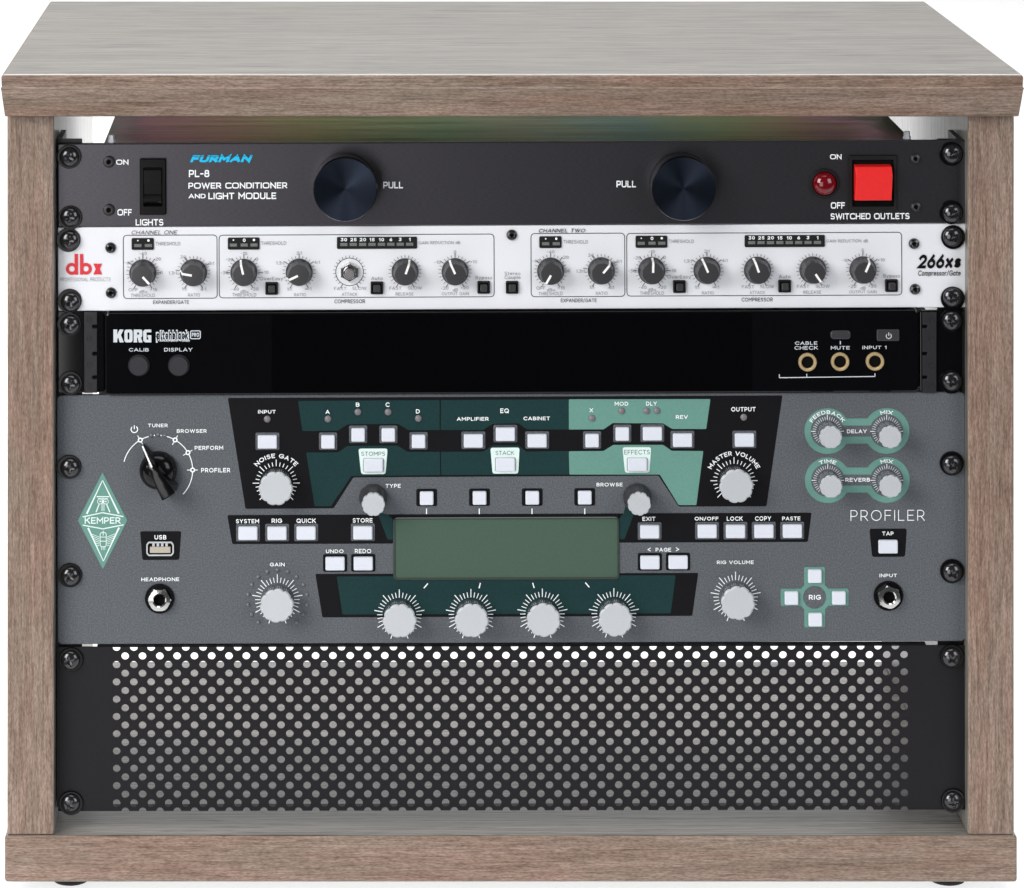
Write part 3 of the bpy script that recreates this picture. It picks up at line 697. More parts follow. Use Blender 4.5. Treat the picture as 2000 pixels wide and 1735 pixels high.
# ------------------------------------------------------------------ 3: tuner
dv = Dev('rack_tuner', 'glossy black rack tuner with three brass jack rings, between the silver and the grey unit', 'tuner', .004, 767)
fp = MB(); fp.prism(dv.r(208, 1792, 607.5, 767, 7), .012, -.0022, 'gloss', .0007)
yk = -.0024
T = lambda *a, **k: dv.text(fp, *a, y=yk, **k)
T('CALIB', 252, 291, 677.5, 685, 'ikk', .17); T('DISPLAY', 321, 376.5, 677, 685, 'ikk', .17)
T('CABLE', 1551.5, 1595, 664.5, 672, 'ikk', .17); T('CHECK', 1550.5, 1596.5, 674, 681.5, 'ikk', .17)
T('I', 1639, 1641, 664.5, 671, 'ikk', .2); T('MUTE', 1621.5, 1658.5, 673.5, 681, 'ikk', .17); T('INPUT 1', 1683, 1730, 673, 681, 'ikk', .17)
for a, b in (((1521, 729.5), (1521, 736)), ((1521, 736), (1708, 733.5)), ((1574.5, 728.5), (1574.5, 735)), ((1707.5, 727.5), (1707.5, 733.5))):
    fp.line(dv.p(*a), dv.p(*b), 1.7 * S, yk, 'ikk')
fpo = fp.build('faceplate', dv.o)
mb = MB(); mb.prism(dv.r(531, 1468, 611, 764, 1), -.0021, -.00235, 'window', .00005); mb.build('display_window', fpo)
lg = MB()
# heavy block letters K O R G
def blk(pts): lg.nl += 1; lg.poly(dv.P(pts), yk - lg.nl * 6e-6, 'ikk')
blk([(222, 642), (229.5, 642), (229.5, 667), (222, 667)]); blk([(229.5, 652), (234, 642), (242, 642), (236, 654), (229.5, 660)]); blk([(231, 655), (236.5, 652), (242.5, 667), (234.3, 667)])
def rring(x0, x1, y0, y1, b, r, cut=None):
    o_, i_ = dv.r(x0, x1, y0, y1, r), dv.r(x0 + b, x1 - b, y0 + 5.5, y1 - 5.5, r * .4); lg.nl += 1; lg.ring(o_, i_, yk, yk - lg.nl * 6e-6 - .00002, 'ikk')
rring(243.5, 259.5, 642, 667, 6.2, 5)
blk([(261.5, 642), (268.3, 642), (268.3, 667), (261.5, 667)]); rring(261.8, 278.5, 642, 657.5, 6.2, 4); blk([(269, 656), (275, 655), (279, 667), (271.4, 667)])
blk([(280.2, 645.5), (283.5, 642), (296, 642), (296, 647.3), (286.7, 647.3), (286.7, 661.5), (290, 661.5), (290, 657.5), (288.6, 657.5), (288.6, 653), (296, 653), (296, 667), (283.5, 667), (280.2, 663.5)])
lg.build('logo', fpo)
lg = MB()
dv.text(lg, 'pitchblack', 304.5, 370, 642.5, 667.5, 'ikk', .46, spacing=.0, y=yk)
dv.text(lg, 'pitchblack', 307, 367.5, 644.8, 664.7, 'gloss', .2, spacing=.26, y=yk - .0001)
lg.path(dv.r(372.5, 391.5, 644.5, 659.8, 3), 1.8 * S, yk - .0001, 'ikk', True); dv.text(lg, 'PRO', 375, 389.2, 648, 656.5, 'ikk', .24, y=yk - .0001)
dv.text(lg, 'RACKMOUNT TUNER', 312.5, 371, 660.8, 666.2, 'ikk', .2, y=yk - .0002); lg.build('logo', fpo)
# buttons
bt = None
for px, py in ((271.5, 712), (349.5, 712)):
    x, z = dv.p(px, py)
    if bt is None:
        mb = MB(); R = 18.7 * S; mb.lathe(0, 0, [(R * 1.12, -.0022), (R * 1.1, -.00235), (R * 1.0, -.00228), (R, -.0034), (R * .95, -.0038), (R * .02, -.0038)], 'mgrey', 40)
        bt = mb.build('push_button', dv.o, (x, 0, z))
    else: dup(bt, dv.o, (x, 0, z))
mb = MB(); c = dv.r(1620.5, 1660, 643.5, 660.5, 8); mb.prism(c, -.002, -.0034, 'dgrey', .0006); mb.build('push_button', dv.o)
mb = MB(); mb.prism(dv.r(1711, 1755, 641.5, 664, 3), -.002, -.0032, 'dgrey', .0004)
c = dv.p(1734, 654); mb.path([(c[0] + 5 * S * sin(radians(a)), c[1] + 5 * S * cos(radians(a))) for a in range(35, 326, 14)], 1.5 * S, -.0033, 'ikk'); mb.line((c[0], c[1] + .5 * S), (c[0], c[1] + 7 * S), 1.6 * S, -.0033, 'ikk')
mb.build('power_button', dv.o)
jk = None
for px, py in ((1576, 705.5), (1639.5, 704.5), (1707.5, 704)):
    x, z = dv.p(px, py)
    if jk is None:
        mb = MB(); R = 18 * S
        mb.lathe(0, 0, [(R, -.0022), (R, -.0032), (R * .92, -.0038), (R * .76, -.0038), (R * .66, -.0032), (R * .64, -.0018)], 'brass', 40, cap=False)
        mb.lathe(0, 0, [(R * .66, -.00228), (R * .1, -.00228)], 'void', 24); jk = mb.build('jack_socket', dv.o, (x, 0, z))
    else: dup(jk, dv.o, (x, 0, z))
# ears with ribbed strips
for a, b, s0, s1, sg in ((113, 204, 165, 190, 1), (1797, 1887, 1801, 1828, -1)):
    mb = MB(); mb.prism(dv.r(a, b, 607.5, 767, 4), .003, -.0002, 'gloss', .0005)
    er = mb.build('ear', dv.o)
    e = s1 if sg > 0 else s0; nt_ = []
    pts = [(s0 if sg > 0 else s1, 609), (s0 if sg > 0 else s1, 766.5)]
    edge = []
    for cy in (637, 690, 736): edge += [(e, cy - 3.5), (e - sg * 8, cy - 3.5), (e - sg * 10, cy), (e - sg * 8, cy + 3.5), (e, cy + 3.5)]
    pts = [(s0 if sg > 0 else s1, 609.5), (e, 609.5)] + edge + [(e, 766.5), (s0 if sg > 0 else s1, 766.5)]
    mb = MB(); mb.prism(dv.P(pts), -.0001, -.0016, 'ear', .0003)
    for cy in (624, 661, 712, 753):
        cc = dv.p((s0 + s1) / 2 - 3 * sg, cy); mb.lathe(cc[0], cc[1], [(5.5 * S, -.0015), (5.5 * S, -.0018), (4 * S, -.0018), (3.4 * S, -.0016)], 'ear', 20, cap=False)
    mb.build('rib_strip', er)
body(dv, 186, 1814, 610, 765, .15)
screws(dv, [(137, 630.5), (138, 746.5), (1858.5, 622.5), (1858.5, 740.5)])

# ------------------------------------------------------------------ 4: guitar amplifier
dv = Dev('guitar_amplifier', 'tall grey guitar amplifier unit with a green display, white buttons and silver knobs', 'guitar amplifier', .0036, 1256)
fp = faceplate(dv, 111.5, 1886, 769.3, 1256, 'powder', 11, .003, .0006)
T = lambda *a, **k: dv.text(fp, *a, **{**dict(pen=.185), **k})
def ink(pts, k, y=YI, r=3): fp.poly(rounded(dv.P(pts), r * S), y, k)
# upper black field and its green areas
ink([(445, 777.5), (1528, 772.5), (1497, 989), (1325.5, 989.5), (1286, 929), (690, 932.5), (651.5, 993), (479.5, 994)], 'ikb')
dg = [[(582, 783), (858.6, 781.5), (858.6, 840), (798, 840.5), (777.7, 828), (678.6, 829), (659.5, 841.5), (590.5, 842)],
      [(860.9, 781.5), (1110.3, 780), (1110.3, 839), (1029, 839), (1013, 827), (962.6, 828), (943.5, 840), (860.9, 840)],
      [(598, 884), (660.6, 883.5), (678.6, 871), (776.5, 870.5), (795.7, 882.5), (858.9, 882.5), (859.8, 928), (686.5, 930), (646, 988.7), (614.5, 989)],
      [(861, 882.5), (943.5, 882.3), (962.6, 870), (1012, 870), (1028, 882), (1110.3, 881), (1111.3, 927), (861.8, 928)]]
for g in dg: ink(g, 'ikdg', YI2, 2)
for g in ([(1110.9, 780), (1387.4, 779.6), (1379.4, 838), (1313, 838), (1295, 827), (1196.7, 826.5), (1178.6, 838.8), (1110.9, 839)],
          [(1110.9, 881.5), (1178.6, 881), (1197.8, 869), (1295, 869), (1312, 880.6), (1373.6, 881), (1360, 986.6), (1325.5, 986.6), (1288.5, 927), (1112, 927)]): ink(g, 'iklg', YI2, 2)
# rim of sheet and chrome: groups of labels
for g in ([(700, 876.3), (757, 876), (753, 926), (705.5, 926.3)], [(957.7, 874.6), (1014.8, 874.2), (1012, 925), (962, 925.3)], [(1215.6, 873.6), (1271.6, 873.4), (1268.4, 923), (1220.6, 923.4)]):
    ink(g, 'ikmint', YI3, 5)
T('STOMPS', 705.7, 752, 881.6, 890.2, 'ikd', pen=.11); T('STACK', 968, 1004, 880, 888.4, 'ikd', pen=.11); T('EFFECTS', 1219, 1269, 878.8, 887.4, 'ikd', pen=.11)
for t, a, b, y0, y1 in (('INPUT', 504, 538.5, 800, 808.6), ('A', 635.6, 644, 800, 808.4), ('B', 695, 702.3, 786.3, 794.5), ('C', 753, 761, 786, 794.8), ('D', 812.4, 820, 799.2, 807.6),
                        ('AMPLIFIER', 892, 954.5, 813.7, 822), ('EQ', 977, 994, 797.7, 807.4), ('CABINET', 1022.3, 1074, 812.8, 821.7), ('X', 1151, 1158.7, 797, 805.3),
                        ('MOD', 1200.4, 1227, 783.7, 792.4), ('DLY', 1261.8, 1283, 784, 792.2), ('REV', 1320, 1343.6, 810.6, 818.8), ('OUTPUT', 1428, 1475.6, 795, 803.6),
                        ('TYPE', 753, 782.6, 944.8, 952.6), ('BROWSE', 1165, 1216, 942, 951),
                        ('SYSTEM', 461, 506, 1012.8, 1022), ('RIG', 530.6, 551, 1012.8, 1021.6), ('QUICK', 579, 617, 1012.4, 1022), ('STORE', 689, 727.6, 1012, 1021),
                        ('EXIT', 1254.6, 1280, 1009, 1017.6), ('ON/OFF', 1356.6, 1403, 1008.4, 1017.4), ('LOCK', 1419.4, 1450.5, 1008.4, 1017.4), ('COPY', 1474.6, 1506, 1008, 1017), ('PASTE', 1527.5, 1563, 1008, 1016.6),
                        ('UNDO', 636.6, 671, 1072.2, 1081), ('REDO', 693, 725, 1072, 1080.8), ('PAGE', 1280.4, 1310.6, 1069, 1077.6), ('<', 1264, 1271.2, 1069.3, 1077.2), ('>', 1319.6, 1327, 1068.8, 1076.8),
                        ('GAIN', 527, 556, 1098, 1107), ('RIG VOLUME', 1400, 1472, 1093.8, 1102.4), ('DELAY', 1654, 1693, 838, 846.4), ('REVERB', 1651, 1699, 933, 941.8),
                        ('TAP', 1723, 1745, 1037.4, 1046), ('INPUT', 1717.5, 1751.6, 1119.8, 1128), ('RIG', 1579.6, 1603.4, 1161.7, 1171.6),
                        ('TUNER', 289, 328, 826.6, 835.4), ('BROWSER', 345.4, 404, 837.4, 846.4), ('PERFORM', 380.3, 436, 869.7, 879), ('PROFILER', 393, 450, 914, 923),
                        ('USB', 301.8, 325, 1045, 1053.8), ('HEADPHONE', 276, 350, 1127, 1136)):
    T(t, a, b, y0, y1)
T('PROFILER', 1661, 1806, 996, 1017.4, pen=.075, spacing=.3)
# arcs of text and dial ticks
dv.arc(fp, 'NOISE GATE', 539.6, 943.5, 49.2, 8.6, 49); dv.arc(fp, 'MASTER VOLUME', 1433.6, 938.8, 49.2, 8.6, 63)
for cx, cy in ((539.6, 943.5), (1433.6, 938.8)):
    dv.ticks(fp, cx, cy, [k * 11.25 for k in range(-12, 13) if k % 4], 33, 41, 1.5, 'ikw'); dv.ticks(fp, cx, cy, [k * 45 for k in range(-3, 4)], 33, 46, 1.6, 'ikw')
for cx, cy in ((541.8, 1171), (1436.6, 1166), (780, 1200.5), (919.8, 1199.8), (1059.3, 1199), (1199, 1198.3)):
    if 700 < cx < 1300: fp.poly(circ(*dv.p(cx, cy), 42 * S, 40), YI3, 'ikb') if False else None
# middle strips
ink([(444, 1006.3), (768, 1005), (768, 1061.8), (453.6, 1062.8)], 'ikb'); ink([(1209, 1003), (1585, 1001.4), (1577.6, 1058.6), (1209, 1060)], 'ikb')
ink([(767, 1004.9), (1210, 1003), (1210, 1016), (767, 1018)], 'ikb', YI, 1)
ink([(732, 1000), (740, 1009), (757, 1054), (768, 1054), (768, 1014), (756, 1005)], 'ikdg', YI2, 1); ink([(1226, 970), (1246, 990), (1238.5, 1003), (1219.5, 1053), (1209.5, 1053), (1209.5, 1013), (1218, 1002)], 'ikdg', YI2, 1)
# lower field
ink([(616, 1121.2), (1363.6, 1119.2), (1352, 1203), (629.6, 1206)], 'ikb'); ink([(657.7, 1126), (1319.6, 1123.6), (1310, 1198), (669, 1200.4)], 'ikdg', YI2)
for a, b in (((835.7, 1139.6), (827.8, 1148.6)), ((938.3, 1138.5), (935.6, 1148.8)), ((1040.3, 1138.3), (1043.2, 1148.3)), ((1143, 1137.8), (1151, 1147))): fp.line(dv.p(*a), dv.p(*b), 2.2 * S, YT, 'ikw')
for px in (833, 936, 1039, 1142): fp.line(dv.p(px, 993), dv.p(px, 1004), 2.1 * S, YT, 'ikw')
for i, (cx, cy) in enumerate(((541.8, 1171), (1436.6, 1166), (780, 1200.5), (919.8, 1199.8), (1059.3, 1199), (1199, 1198.3))):
    if i > 1: fp.poly(circ(*dv.p(cx, cy), 41 * S, 48), YI3, 'ikb') if i < 0 else None
    dv.ticks(fp, cx, cy, [k * 10 for k in range(-16, 17) if k % 4], 33, 43.5, 1.5, 'ikw'); dv.ticks(fp, cx, cy, [k * 40 for k in range(-4, 5)], 33, 49.5, 1.7, 'ikw')
# delay and reverb dials
for cy0, (xa, xb) in ((842.3, (1615.8, 1731.6)), (938, (1616.6, 1732))):
    def dumb(r, h):
        a = math.asin(h / r); q = []
        c0, c1 = dv.p(xa, cy0), dv.p(xb, cy0 - .4)
        q = [(c0[0] + r * S * cos(t), c0[1] + r * S * sin(t)) for t in [a + (2 * pi - 2 * a) * i / 36 for i in range(37)]]
        q += [(c1[0] + r * S * cos(t), c1[1] + r * S * sin(t)) for t in [pi + a + (2 * pi - 2 * a) * i / 36 for i in range(37)]]
        return q
    fp.poly(dumb(44.6, 24.5), YI, 'iklg'); fp.poly(dumb(32.5, 10.8), YI2, 'powder')
    for cx in (xa, xb):
        dv.ticks(fp, cx, cy0, [k * 10 for k in range(-14, 15)], 22, 29, 1.3, 'ikk'); dv.ticks(fp, cx, cy0, [k * 90 for k in (-1, 0, 1)], 24, 32, 1.4, 'ikw', YT - .00003)
dv.arc(fp, 'FEEDBACK', 1615.8, 842.3, 33.6, 7.4, 60); dv.arc(fp, 'MIX', 1731.6, 842, 33.6, 7.4, 19); dv.arc(fp, 'TIME', 1616.6, 938, 33.6, 7.4, 26); dv.arc(fp, 'MIX', 1732, 937.6, 33.6, 7.4, 19)
# rig cross, usb plate, tap plate
c = dv.p(1591, 1166.6)
fp.poly(rect(c[0], c[1], 40.5 * S, 118 * S, 4 * S), YI, 'iklg'); fp.poly(rect(c[0], c[1], 132.5 * S, 33.5 * S, 4 * S), YI - .00002, 'iklg'); fp.poly(circ(*c, 31 * S, 48), YI - .00004, 'iklg'); fp.poly(circ(*c, 22.6 * S, 40), YI2, 'powder')
ink([(273.6, 1038), (354, 1037.6), (350, 1093.6), (278.3, 1094)], 'ikb', YI, 4); ink([(1698, 1033), (1771, 1032.4), (1767.6, 1087.4), (1703.3, 1088)], 'ikb', YI, 5)
# selector scale
cx, cy = 308.3, 918.2; c = dv.p(cx, cy); pol = lambda a, r: (c[0] + r * S * sin(radians(a)), c[1] + r * S * cos(radians(a)))
for a0, a1 in ((-76, -33), (-27, -15), (15, 27), (33, 57), (63, 87), (93, 134)): fp.path([pol(a0 + (a1 - a0) * i / 12, 68) for i in range(13)], 1.8 * S, YT, 'ikw')
for a in (-30, 30, 60, 90):
    p_ = pol(a, 68); fp.ring(circ(*p_, 5 * S, 20), circ(*p_, 2.3 * S, 20), YT, YT - .00002, 'ikw'); fp.line(pol(a, 73), pol(a, 78), 1.6 * S, YT, 'ikw'); fp.line(pol(a, 57), pol(a, 63), 1.6 * S, YT, 'ikw')
for a in (-5.5, 5.5): fp.poly(circ(*pol(a, 68), 1.4 * S, 8), YT, 'ikw')
c = dv.p(262.5, 838.5); fp.path([(c[0] + 6.4 * S * sin(radians(a)), c[1] + 6.4 * S * cos(radians(a))) for a in range(35, 326, 14)], 1.9 * S, YT, 'ikw'); fp.line((c[0], c[1] + .5 * S), (c[0], c[1] + 8 * S), 1.9 * S, YT, 'ikw')
# buttons: bezel ink now, caps below
SM, BG = (26.5, 26), (37.5, 26)
caps = []
for px, py in ((640.7, 861.8), (699.5, 848.3), (758.5, 848.3), (817.5, 861), (1156.3, 859.5), (1215.2, 846.5)): fp.poly(dv.r(px - 17.6, px + 17.6, py - 17, py + 17, 3), YI2, 'powder'); caps.append((px, py + .6, 'S'))
for px, py in ((522.3, 862), (924.5, 860), (987, 847), (1049, 859.7), (1274, 846), (1332.8, 858.6), (1453.7, 858.3), (484.4, 1040.4), (541.2, 1040.2), (598, 1040), (708.7, 1039.4), (1268.7, 1037.2), (1380.9, 1036.6), (1436.3, 1036.6), (1491.6, 1036.4), (1547.2, 1036.2)):
    fp.poly(dv.r(px - 23.2, px + 23.2, py - 17, py + 17, 3), YI2, 'powder'); caps.append((px, py + .6, 'B'))
for px, py in ((833.3, 971.8), (936.5, 971.3), (1039.5, 971), (1142, 970.6)): fp.poly(dv.r(px - 20.3, px + 20.3, py - 17, py + 17, 4), YI, 'ikb'); caps.append((px, py + .8, 'S'))
for px, py in ((654.5, 1099.6), (709.5, 1099.4), (1269.2, 1097.3), (1324.2, 1097)): fp.poly(dv.r(px - 23.6, px + 23.6, py - 17.2, py + 17.2, 4), YI, 'ikb'); caps.append((px, py + .6, 'B'))
for px, py in ((729.5, 908.2), (987, 907), (1244.6, 907)): fp.path(dv.r(px - 19.6, px + 19.6, py - 13, py + 13, 3), 1.1 * S, YT, 'ikg', True); caps.append((px, py, 'B'))
caps += [(1734, 1067, 'B'), (1591, 1124.6, 'S'), (1545.4, 1167.4, 'S'), (1638, 1167.2, 'S'), (1592, 1209.6, 'S')]
fpo = fp.build('faceplate', dv.o)
pr = {}
for px, py, k in caps:
    x, z = dv.p(px, py)
    if k not in pr:
        mb = MB(); w_, h_ = SM if k == 'S' else BG
        mb.prism(rect(0, 0, w_ * S, h_ * S, 3 * S), 0, -.0019, 'white', .0006)
        pr[k] = mb.build('button', dv.o, (x, 0, z))
    else: dup(pr[k], dv.o, (x, 0, z))
# emblem
lg = MB()
lg.poly(dv.P([(200.3, 923), (248.6, 1016.4), (201, 1111.6), (152.3, 1016.6)]), YI2, 'iklg')
ln = lambda a, b, wd: lg.line(dv.p(*a), dv.p(*b), wd * S, YI3, 'ikmint')
def wedge(a, b, w0, w1):   # line whose width grows along its length
    (x0, z0), (x1, z1) = dv.p(*a), dv.p(*b); l = math.hypot(x1 - x0, z1 - z0); nx, nz = -(z1 - z0) / l * S / 2, (x1 - x0) / l * S / 2
    lg.poly([(x0 + nx * w0, z0 + nz * w0), (x0 - nx * w0, z0 - nz * w0), (x1 - nx * w1, z1 - nz * w1), (x1 + nx * w1, z1 + nz * w1)], YI3, 'ikmint')
wedge((200.3, 938), (169.5, 1003.6), 1.4, 3.6); wedge((200.3, 938), (232, 1003.2), 1.4, 3.6); wedge((202, 1096), (172, 1031), 1.4, 3.6); wedge((202, 1096), (232.6, 1030.4), 1.4, 3.6)
for a, b, c2 in (((161.5, 1009.6), (200.4, 1001.4), (241, 1009)), ((161.5, 1025.6), (201, 1033), (241.4, 1025))): ln(a, b, 2.2); ln(b, c2, 2.2)
dv.text(lg, 'KEMPER', 165.5, 236, 1008.6, 1023.4, 'ikmint', .17, spacing=.14, y=YI3)
ln((189, 970), (213.4, 970), 2.2); ln((191, 973.5), (211.4, 973.5), 1)
for q in (195.4, 207): lg.path(circ(*dv.p(q, 979.5), 4.8 * S, 20), 1.2 * S, YI3, 'ikmint', True); lg.poly(circ(*dv.p(q, 979.5), 1.5 * S, 10), YI3, 'ikmint')
ln((194, 984), (187.6, 1000.5), 2.2); ln((208, 984), (214.6, 1000.5), 2.2); ln((201.2, 972), (201.2, 998), 1.4); ln((198.6, 984), (198.6, 998), .8); ln((203.8, 984), (203.8, 998), .8); ln((196, 978), (206.5, 985), 1); ln((206.5, 978), (196, 985), 1)
lg.path(dv.r(195.6, 207.6, 1040, 1068, 5), 1.5 * S, YI3, 'ikmint', True)
ln((196, 1049), (207.4, 1049), 1.4); ln((196, 1057), (207.4, 1057), 1.4); ln((201.6, 1036.5), (201.6, 1046), 1.4)
for q in (198.4, 201.6, 204.8): ln((q, 1068), (q, 1074.5), 1.1)
for j in range(6):
    ln((194, 1049 + j * 3.4), (176.4 + j * 2.6, 1042 + j * 4.6), 1.1); ln((209.2, 1049 + j * 3.4), (227 + -j * 2.6, 1041.6 + j * 4.6), 1.1)
lg.build('logo', fpo)
body(dv, 190, 1810, 776, 1250, .21)
screws(dv, [(137, 909.5), (137.5, 1121), (1858.5, 903.5), (1859.5, 1113.5)])
# LEDs
ld = None
for px, py in ((522, 818.6), (640.6, 818.3), (699, 804.8), (758, 804.8), (817, 817.3), (1156, 817), (1214, 802.5), (1262.6, 802.6), (1283, 802.3), (1452.6, 815)):
    x, z = dv.p(px, py)
    if ld is None:
        mb = MB(); R = 6.8 * S; mb.lathe(0, 0, [(R, 0), (R * .98, -.0004), (R * .8, -.0009), (R * .4, -.0012), (R * .05, -.0013)], 'led', 24); ld = mb.build('led', dv.o, (x, 0, z))
    else: dup(ld, dv.o, (x, 0, z))
# clear dots round the gain dial and by the selector
ld = None
dots = [(541.8 + 58 * sin(radians(a)), 1171 - 58 * cos(radians(a))) for a in range(-140, 141, 20)] + [(295.5, 850.6), (308.8, 849), (322, 850.6)]
for px, py in dots:
    x, z = dv.p(px, py)
    if ld is None:
        mb = MB(); R = 4 * S; mb.lathe(0, 0, [(R, 0), (R * .95, -.0004), (R * .6, -.0009), (R * .05, -.0011)], 'bump', 16); ld = mb.build('led_dot', dv.o, (x, 0, z))
    else: dup(ld, dv.o, (x, 0, z))
# knobs
def lobes(n, d): return lambda a: 1 - d + d * abs(cos(n * a / 2)) ** .55
def scallop(R, h, par, loc, k='knobmet', rb=.9, name='knob', cap='capsil'):
    mb = MB(); mb.lathe(0, 0, [(R * rb, 0), (R * rb, -h * .5), (R * .93, -h + .002), (R * .985, -h + .0012)], k, 100, mod=lobes(10, .08), cap=False)
    o = mb.build(name, par, loc, sharp=50)
    mb = MB(); mb.lathe(0, 0, [(R * .985, -h + .0012), (R, -h + .0010), (R * .975, -h + .0004), (R * .915, -h)], cap, 100, mod=lobes(10, .08)); mb.build('knob_cap', o)
    return o
kb = None
for px, py in ((539.6, 943.5), (1433.6, 938.8), (541.8, 1171), (1436.6, 1166), (780, 1200.5), (919.8, 1199.8), (1059.3, 1199), (1199, 1198.3)):
    x, z = dv.p(px, py); rot = (0, random.uniform(0, .6), 0)
    if kb is None: kb = scallop(33.3 * S, .0122, dv.o, (x, 0, z))
    else: dup(kb, dv.o, (x, 0, z), rot)
kb = None
for px, py in ((1615.8, 842.3), (1731.6, 842), (1616.6, 938), (1732, 937.6)):
    x, z = dv.p(px, py); rot = (0, random.uniform(0, .6), 0)
    if kb is None: kb = scallop(22.4 * S, .0138, dv.o, (x, 0, z))
    else: dup(kb, dv.o, (x, 0, z), rot)
kb = None
for px, py in ((728.8, 972.5), (1244.4, 971.5)):
    x, z = dv.p(px, py)
    if kb is None:
        mb = MB(); R = 27.6 * S
        mb.lathe(0, 0, [(R, 0), (R, -.0016), (R * .97, -.0022), (R * .8, -.0102), (R * .74, -.0108)], 'dgrey', 100, mod=lobes(10, .03))
        kb = mb.build('encoder_knob', dv.o, (x, 0, z), sharp=50)
        mb = MB(); R = 22.8 * S; mb.lathe(0, 0, [(R * .9, -.0108), (R, -.0118), (R, -.0134), (R * .95, -.0139)], 'capsil', 100, mod=lobes(10, .09)); mb.build('knob_cap', kb)
    else: dup(kb, dv.o, (x, 0, z), (0, .2, 0))
# selector knob
x, z = dv.p(309.3, 917.5); mb = MB(); R = 36.5 * S
mb.lathe(0, 0, [(R, 0), (R, -.0030), (R * .96, -.0042), (R * .84, -.0062), (R * .62, -.0078), (R * .3, -.0086), (R * .03, -.0087)], 'blackgl', 56)
st = [(59, 1.6, 1.0, .0048), (48, 5, 3, .0072), (34, 9, 5.5, .0105), (20, 11.5, 7.5, .0133), (0, 13.5, 10.5, .0142), (-24, 16.5, 13, .0150), (-43, 19, 15, .0152), (-46, 18.5, 14, .0142)]
lo = []
for s_, wb, wt, h in st: lo.append([(-wb * S, -.0002 if abs(s_) > 36 else -.002, s_ * S), (-wb * S * .97, -h * .5, s_ * S), (-wt * S, -h + .0004, s_ * S), (-wt * S * .7, -h, s_ * S), (wt * S * .7, -h, s_ * S), (wt * S, -h + .0004, s_ * S), (wb * S * .97, -h * .5, s_ * S), (wb * S, -.0002 if abs(s_) > 36 else -.002, s_ * S)])
mb.loft(lo, 'blackgl', True)
sel = mb.build('selector_knob', dv.o, (x, 0, z), (0, radians(-30.5), 0), 40)
mb = MB()
for (s0, _, _, h0), (s1, _, _, h1) in zip(st[:3], st[1:4]):
    mb.add([(-1.5 * S, -h0 - .0003, s0 * S), (1.5 * S, -h0 - .0003, s0 * S), (1.5 * S, -h1 - .0003, s1 * S), (-1.5 * S, -h1 - .0003, s1 * S)], [[0, 1, 2, 3]], 'pointer')
mb.build('pointer', sel)
# display
mb = MB(); o_ = dv.r(768, 1209.3, 1009.8, 1132.4, 9); i_ = dv.r(771.5, 1205.8, 1013.4, 1127.6, 6)
mb.loft([[(a, 0, b) for a, b in o_], [(a, -.0006, b) for a, b in o_], [(a, -.001, b) for a, b in inset(ccw(o_), .0004)], [(a, -.001, b) for a, b in i_], [(a, -.0005, b) for a, b in i_]], 'lcdrim', False, False, False)
dsp = mb.build('display', dv.o)
mb = MB(); mb.poly(i_, -.00055, 'lcd'); mb.build('screen', dsp)
# usb port
mb = MB(); o_ = rounded(dv.P([(290, 1057.6), (335.4, 1057.4), (339.6, 1063), (339.6, 1079.6), (335.4, 1085), (290, 1085.2), (286, 1080), (286, 1063.2)]), 2 * S)
i_ = inset(ccw(o_), 2.6 * S); mb.ring(ccw(o_), i_, 0, -.0012, 'capsil'); mb.poly(i_, -.0003, 'void'); us = mb.build('usb_port', dv.o)
mb = MB(); mb.prism(dv.r(293, 333, 1067.5, 1079.5, 1), -.0002, -.001, 'cream', .0002)
for q in (300, 308.5, 317, 325.5): mb.prism(dv.r(q - 2.4, q + 2.4, 1060.5, 1067), -.0002, -.0008, 'capsil', .0001)
mb.build('tongue', us)
# jacks
jk = None
for px, py in ((312, 1169), (1735, 1163.5)):
    x, z = dv.p(px, py)
    if jk is None:
        mb = MB(); R = 29 * S; mb.lathe(0, 0, [(R, 0), (R, -.0008), (R * .95, -.0014), (R * .6, -.0014)], 'blackgl', 48, cap=False)
        jk = mb.build('jack_socket', dv.o, (x, 0, z))
        mb = MB(); n = 48; R = 23.6 * S
        hx = [R * cos(pi / 6) / cos((2 * pi * i / n) % (pi / 3) - pi / 6) for i in range(n)]
        P_ = lambda f, i: (f * cos(2 * pi * i / n), f * sin(2 * pi * i / n))
        lp = [[(P_(hx[i], i)[0], -.001, P_(hx[i], i)[1]) for i in range(n)], [(P_(hx[i], i)[0], -.0034, P_(hx[i], i)[1]) for i in range(n)],
              [(P_(min(hx[i], R * .9), i)[0], -.004, P_(min(hx[i], R * .9), i)[1]) for i in range(n)], [(P_(R * .58, i)[0], -.0042, P_(R * .58, i)[1]) for i in range(n)],
              [(P_(R * .48, i)[0], -.0036, P_(R * .48, i)[1]) for i in range(n)], [(P_(R * .47, i)[0], -.0004, P_(R * .47, i)[1]) for i in range(n)]]
        mb.loft(lp, 'chrome', False, False, False); mb.poly(circ(0, 0, R * .48, 24), -.0004, 'void'); mb.build('nut', jk)
    else: dup(jk, dv.o, (x, 0, z), (0, .35, 0))

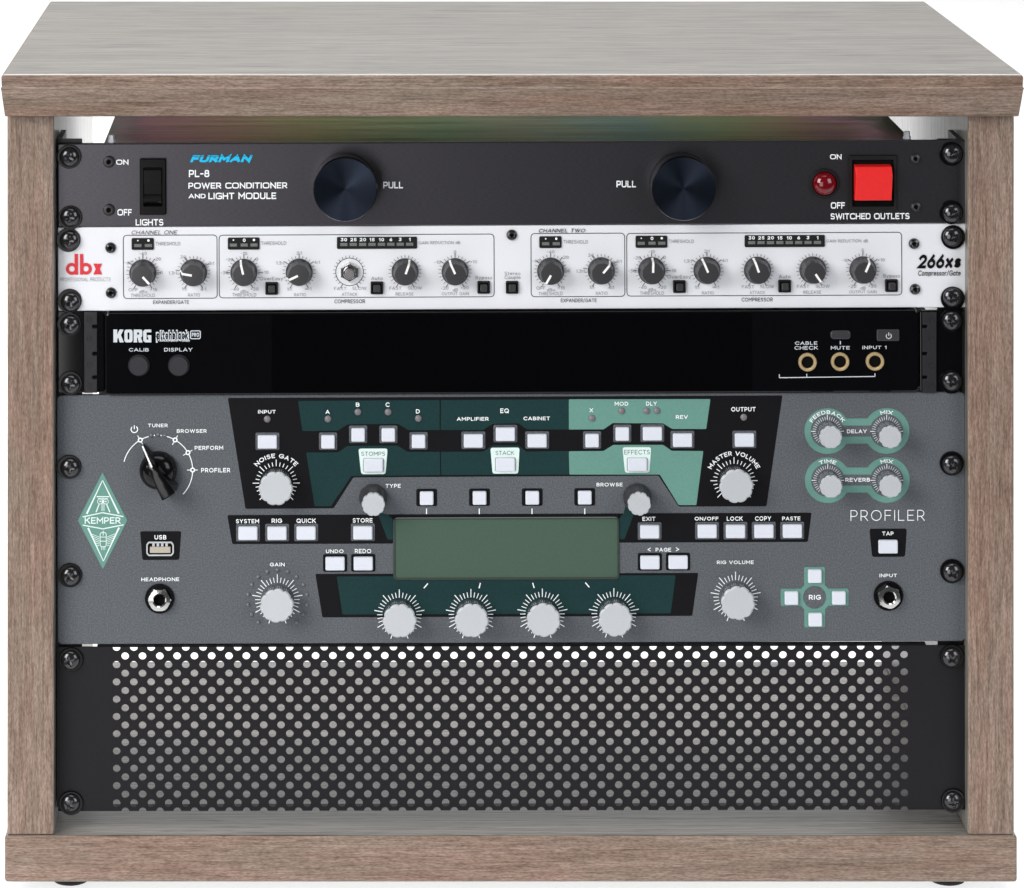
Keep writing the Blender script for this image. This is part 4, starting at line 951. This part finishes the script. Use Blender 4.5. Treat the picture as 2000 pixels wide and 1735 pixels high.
# ------------------------------------------------------------------ 5: vent panel
dv = Dev('vent_panel', 'black perforated steel vent panel with rows of round holes, lowest in the cabinet', 'vent panel', .0018, 1583)
def holed(name):
    cu = bpy.data.curves.new('v', 'CURVE'); cu.dimensions = '2D'; cu.fill_mode = 'BOTH'; cu.extrude = .0006
    def spl(pts):
        sp = cu.splines.new('POLY'); sp.points.add(len(pts) - 1); sp.use_cyclic_u = True
        for q, (a, b) in zip(sp.points, pts): q.co = (a, b, 0, 1)
    pit = (1749.7 - 228) / 45; vt, vb = 1262.6, 1583.2; r = 7.5
    V = lambda x, y: ((x - 1000) * S, (1583 - y) * S)
    X = lambda i, even: 228 + pit * (i + (.5 if even else 0))
    top = [(113.5, vt)]
    def notch(cx, cy, edge, up):      # part of a hole cut by the panel's edge
        d = edge - cy; hw = math.sqrt(max(.1, r * r - d * d)); a0 = math.atan2(d, -hw); a1 = math.atan2(d, hw)
        if up:                       # arc hanging below the upper edge
            a0 = pi - math.asin(d / r); a1 = math.asin(d / r)
            return [(cx + r * cos(a0 + (a1 - a0) * i / 10), cy + r * sin(a0 + (a1 - a0) * i / 10)) for i in range(11)]
        a0 = math.asin(d / r); a1 = -pi - a0
        return [(cx + r * cos(a0 + (a1 - a0) * i / 10), cy + r * sin(a0 + (a1 - a0) * i / 10)) for i in range(11)]
    out = [(113.5, vt)]
    for i in range(46): out += notch(X(i, 0), 1264.0, vt, True)
    out += [(1886, vt), (1886, vb)]
    for i in range(46)[::-1]: out += notch(X(i, 1), 1583.9, vb, False)
    out += [(113.5, vb)]
    spl([V(*q) for q in out])
    for row in range(1, 19):
        for i in range(46):
            cx, cy = X(i, row % 2), 1264.0 + row * 16.87
            spl([V(cx + r * cos(2 * pi * j / 18), cy + r * sin(2 * pi * j / 18)) for j in range(18)])
    ob = bpy.data.objects.new('v', cu); col.objects.link(ob); dgr = bpy.context.evaluated_depsgraph_get(); dgr.update()
    me = bpy.data.meshes.new_from_object(ob.evaluated_get(dgr)); bpy.data.objects.remove(ob); me.name = name
    me.materials.clear(); me.materials.append(M['steel'])
    for p_ in me.polygons: p_.use_smooth = False
    # curve plane (x, y) -> panel (x, z), outward side to -Y
    for v in me.vertices: a, b, c2 = v.co; v.co = (a, -c2 + .0007, b)
    o = bpy.data.objects.new(name, me); col.objects.link(o); o.parent = dv.o; return o
pv = holed('perforated_plate')
a = dv.p(190, 1583); b = dv.p(1810, 1583)
mb = MB(); mb.box(a[0], b[0], .0050, .0085, .0000, .0007, 'steel')
for i in range(-1, 46):          # webs of the bend between the holes of the lowest row
    xa = (228 + 33.816 * (i + .5) + 8.2 - 1000) * S if i >= 0 else a[0]; xb = (228 + 33.816 * (i + 1.5) - 8.2 - 1000) * S if i < 45 else b[0]
    mb.box(xa, xb, .0014, .0050, .0000, .0007, 'steel')
mb.build('flange', dv.o)
mb = MB(); zt = (1583 - 1262) * S; mb.box(a[0], b[0], .0016, .006, zt - .0008, zt + .0002, 'steel'); mb.build('flange', dv.o)
screws(dv, [(137.5, 1285), (138, 1565), (1858, 1280), (1860.5, 1560.5)])
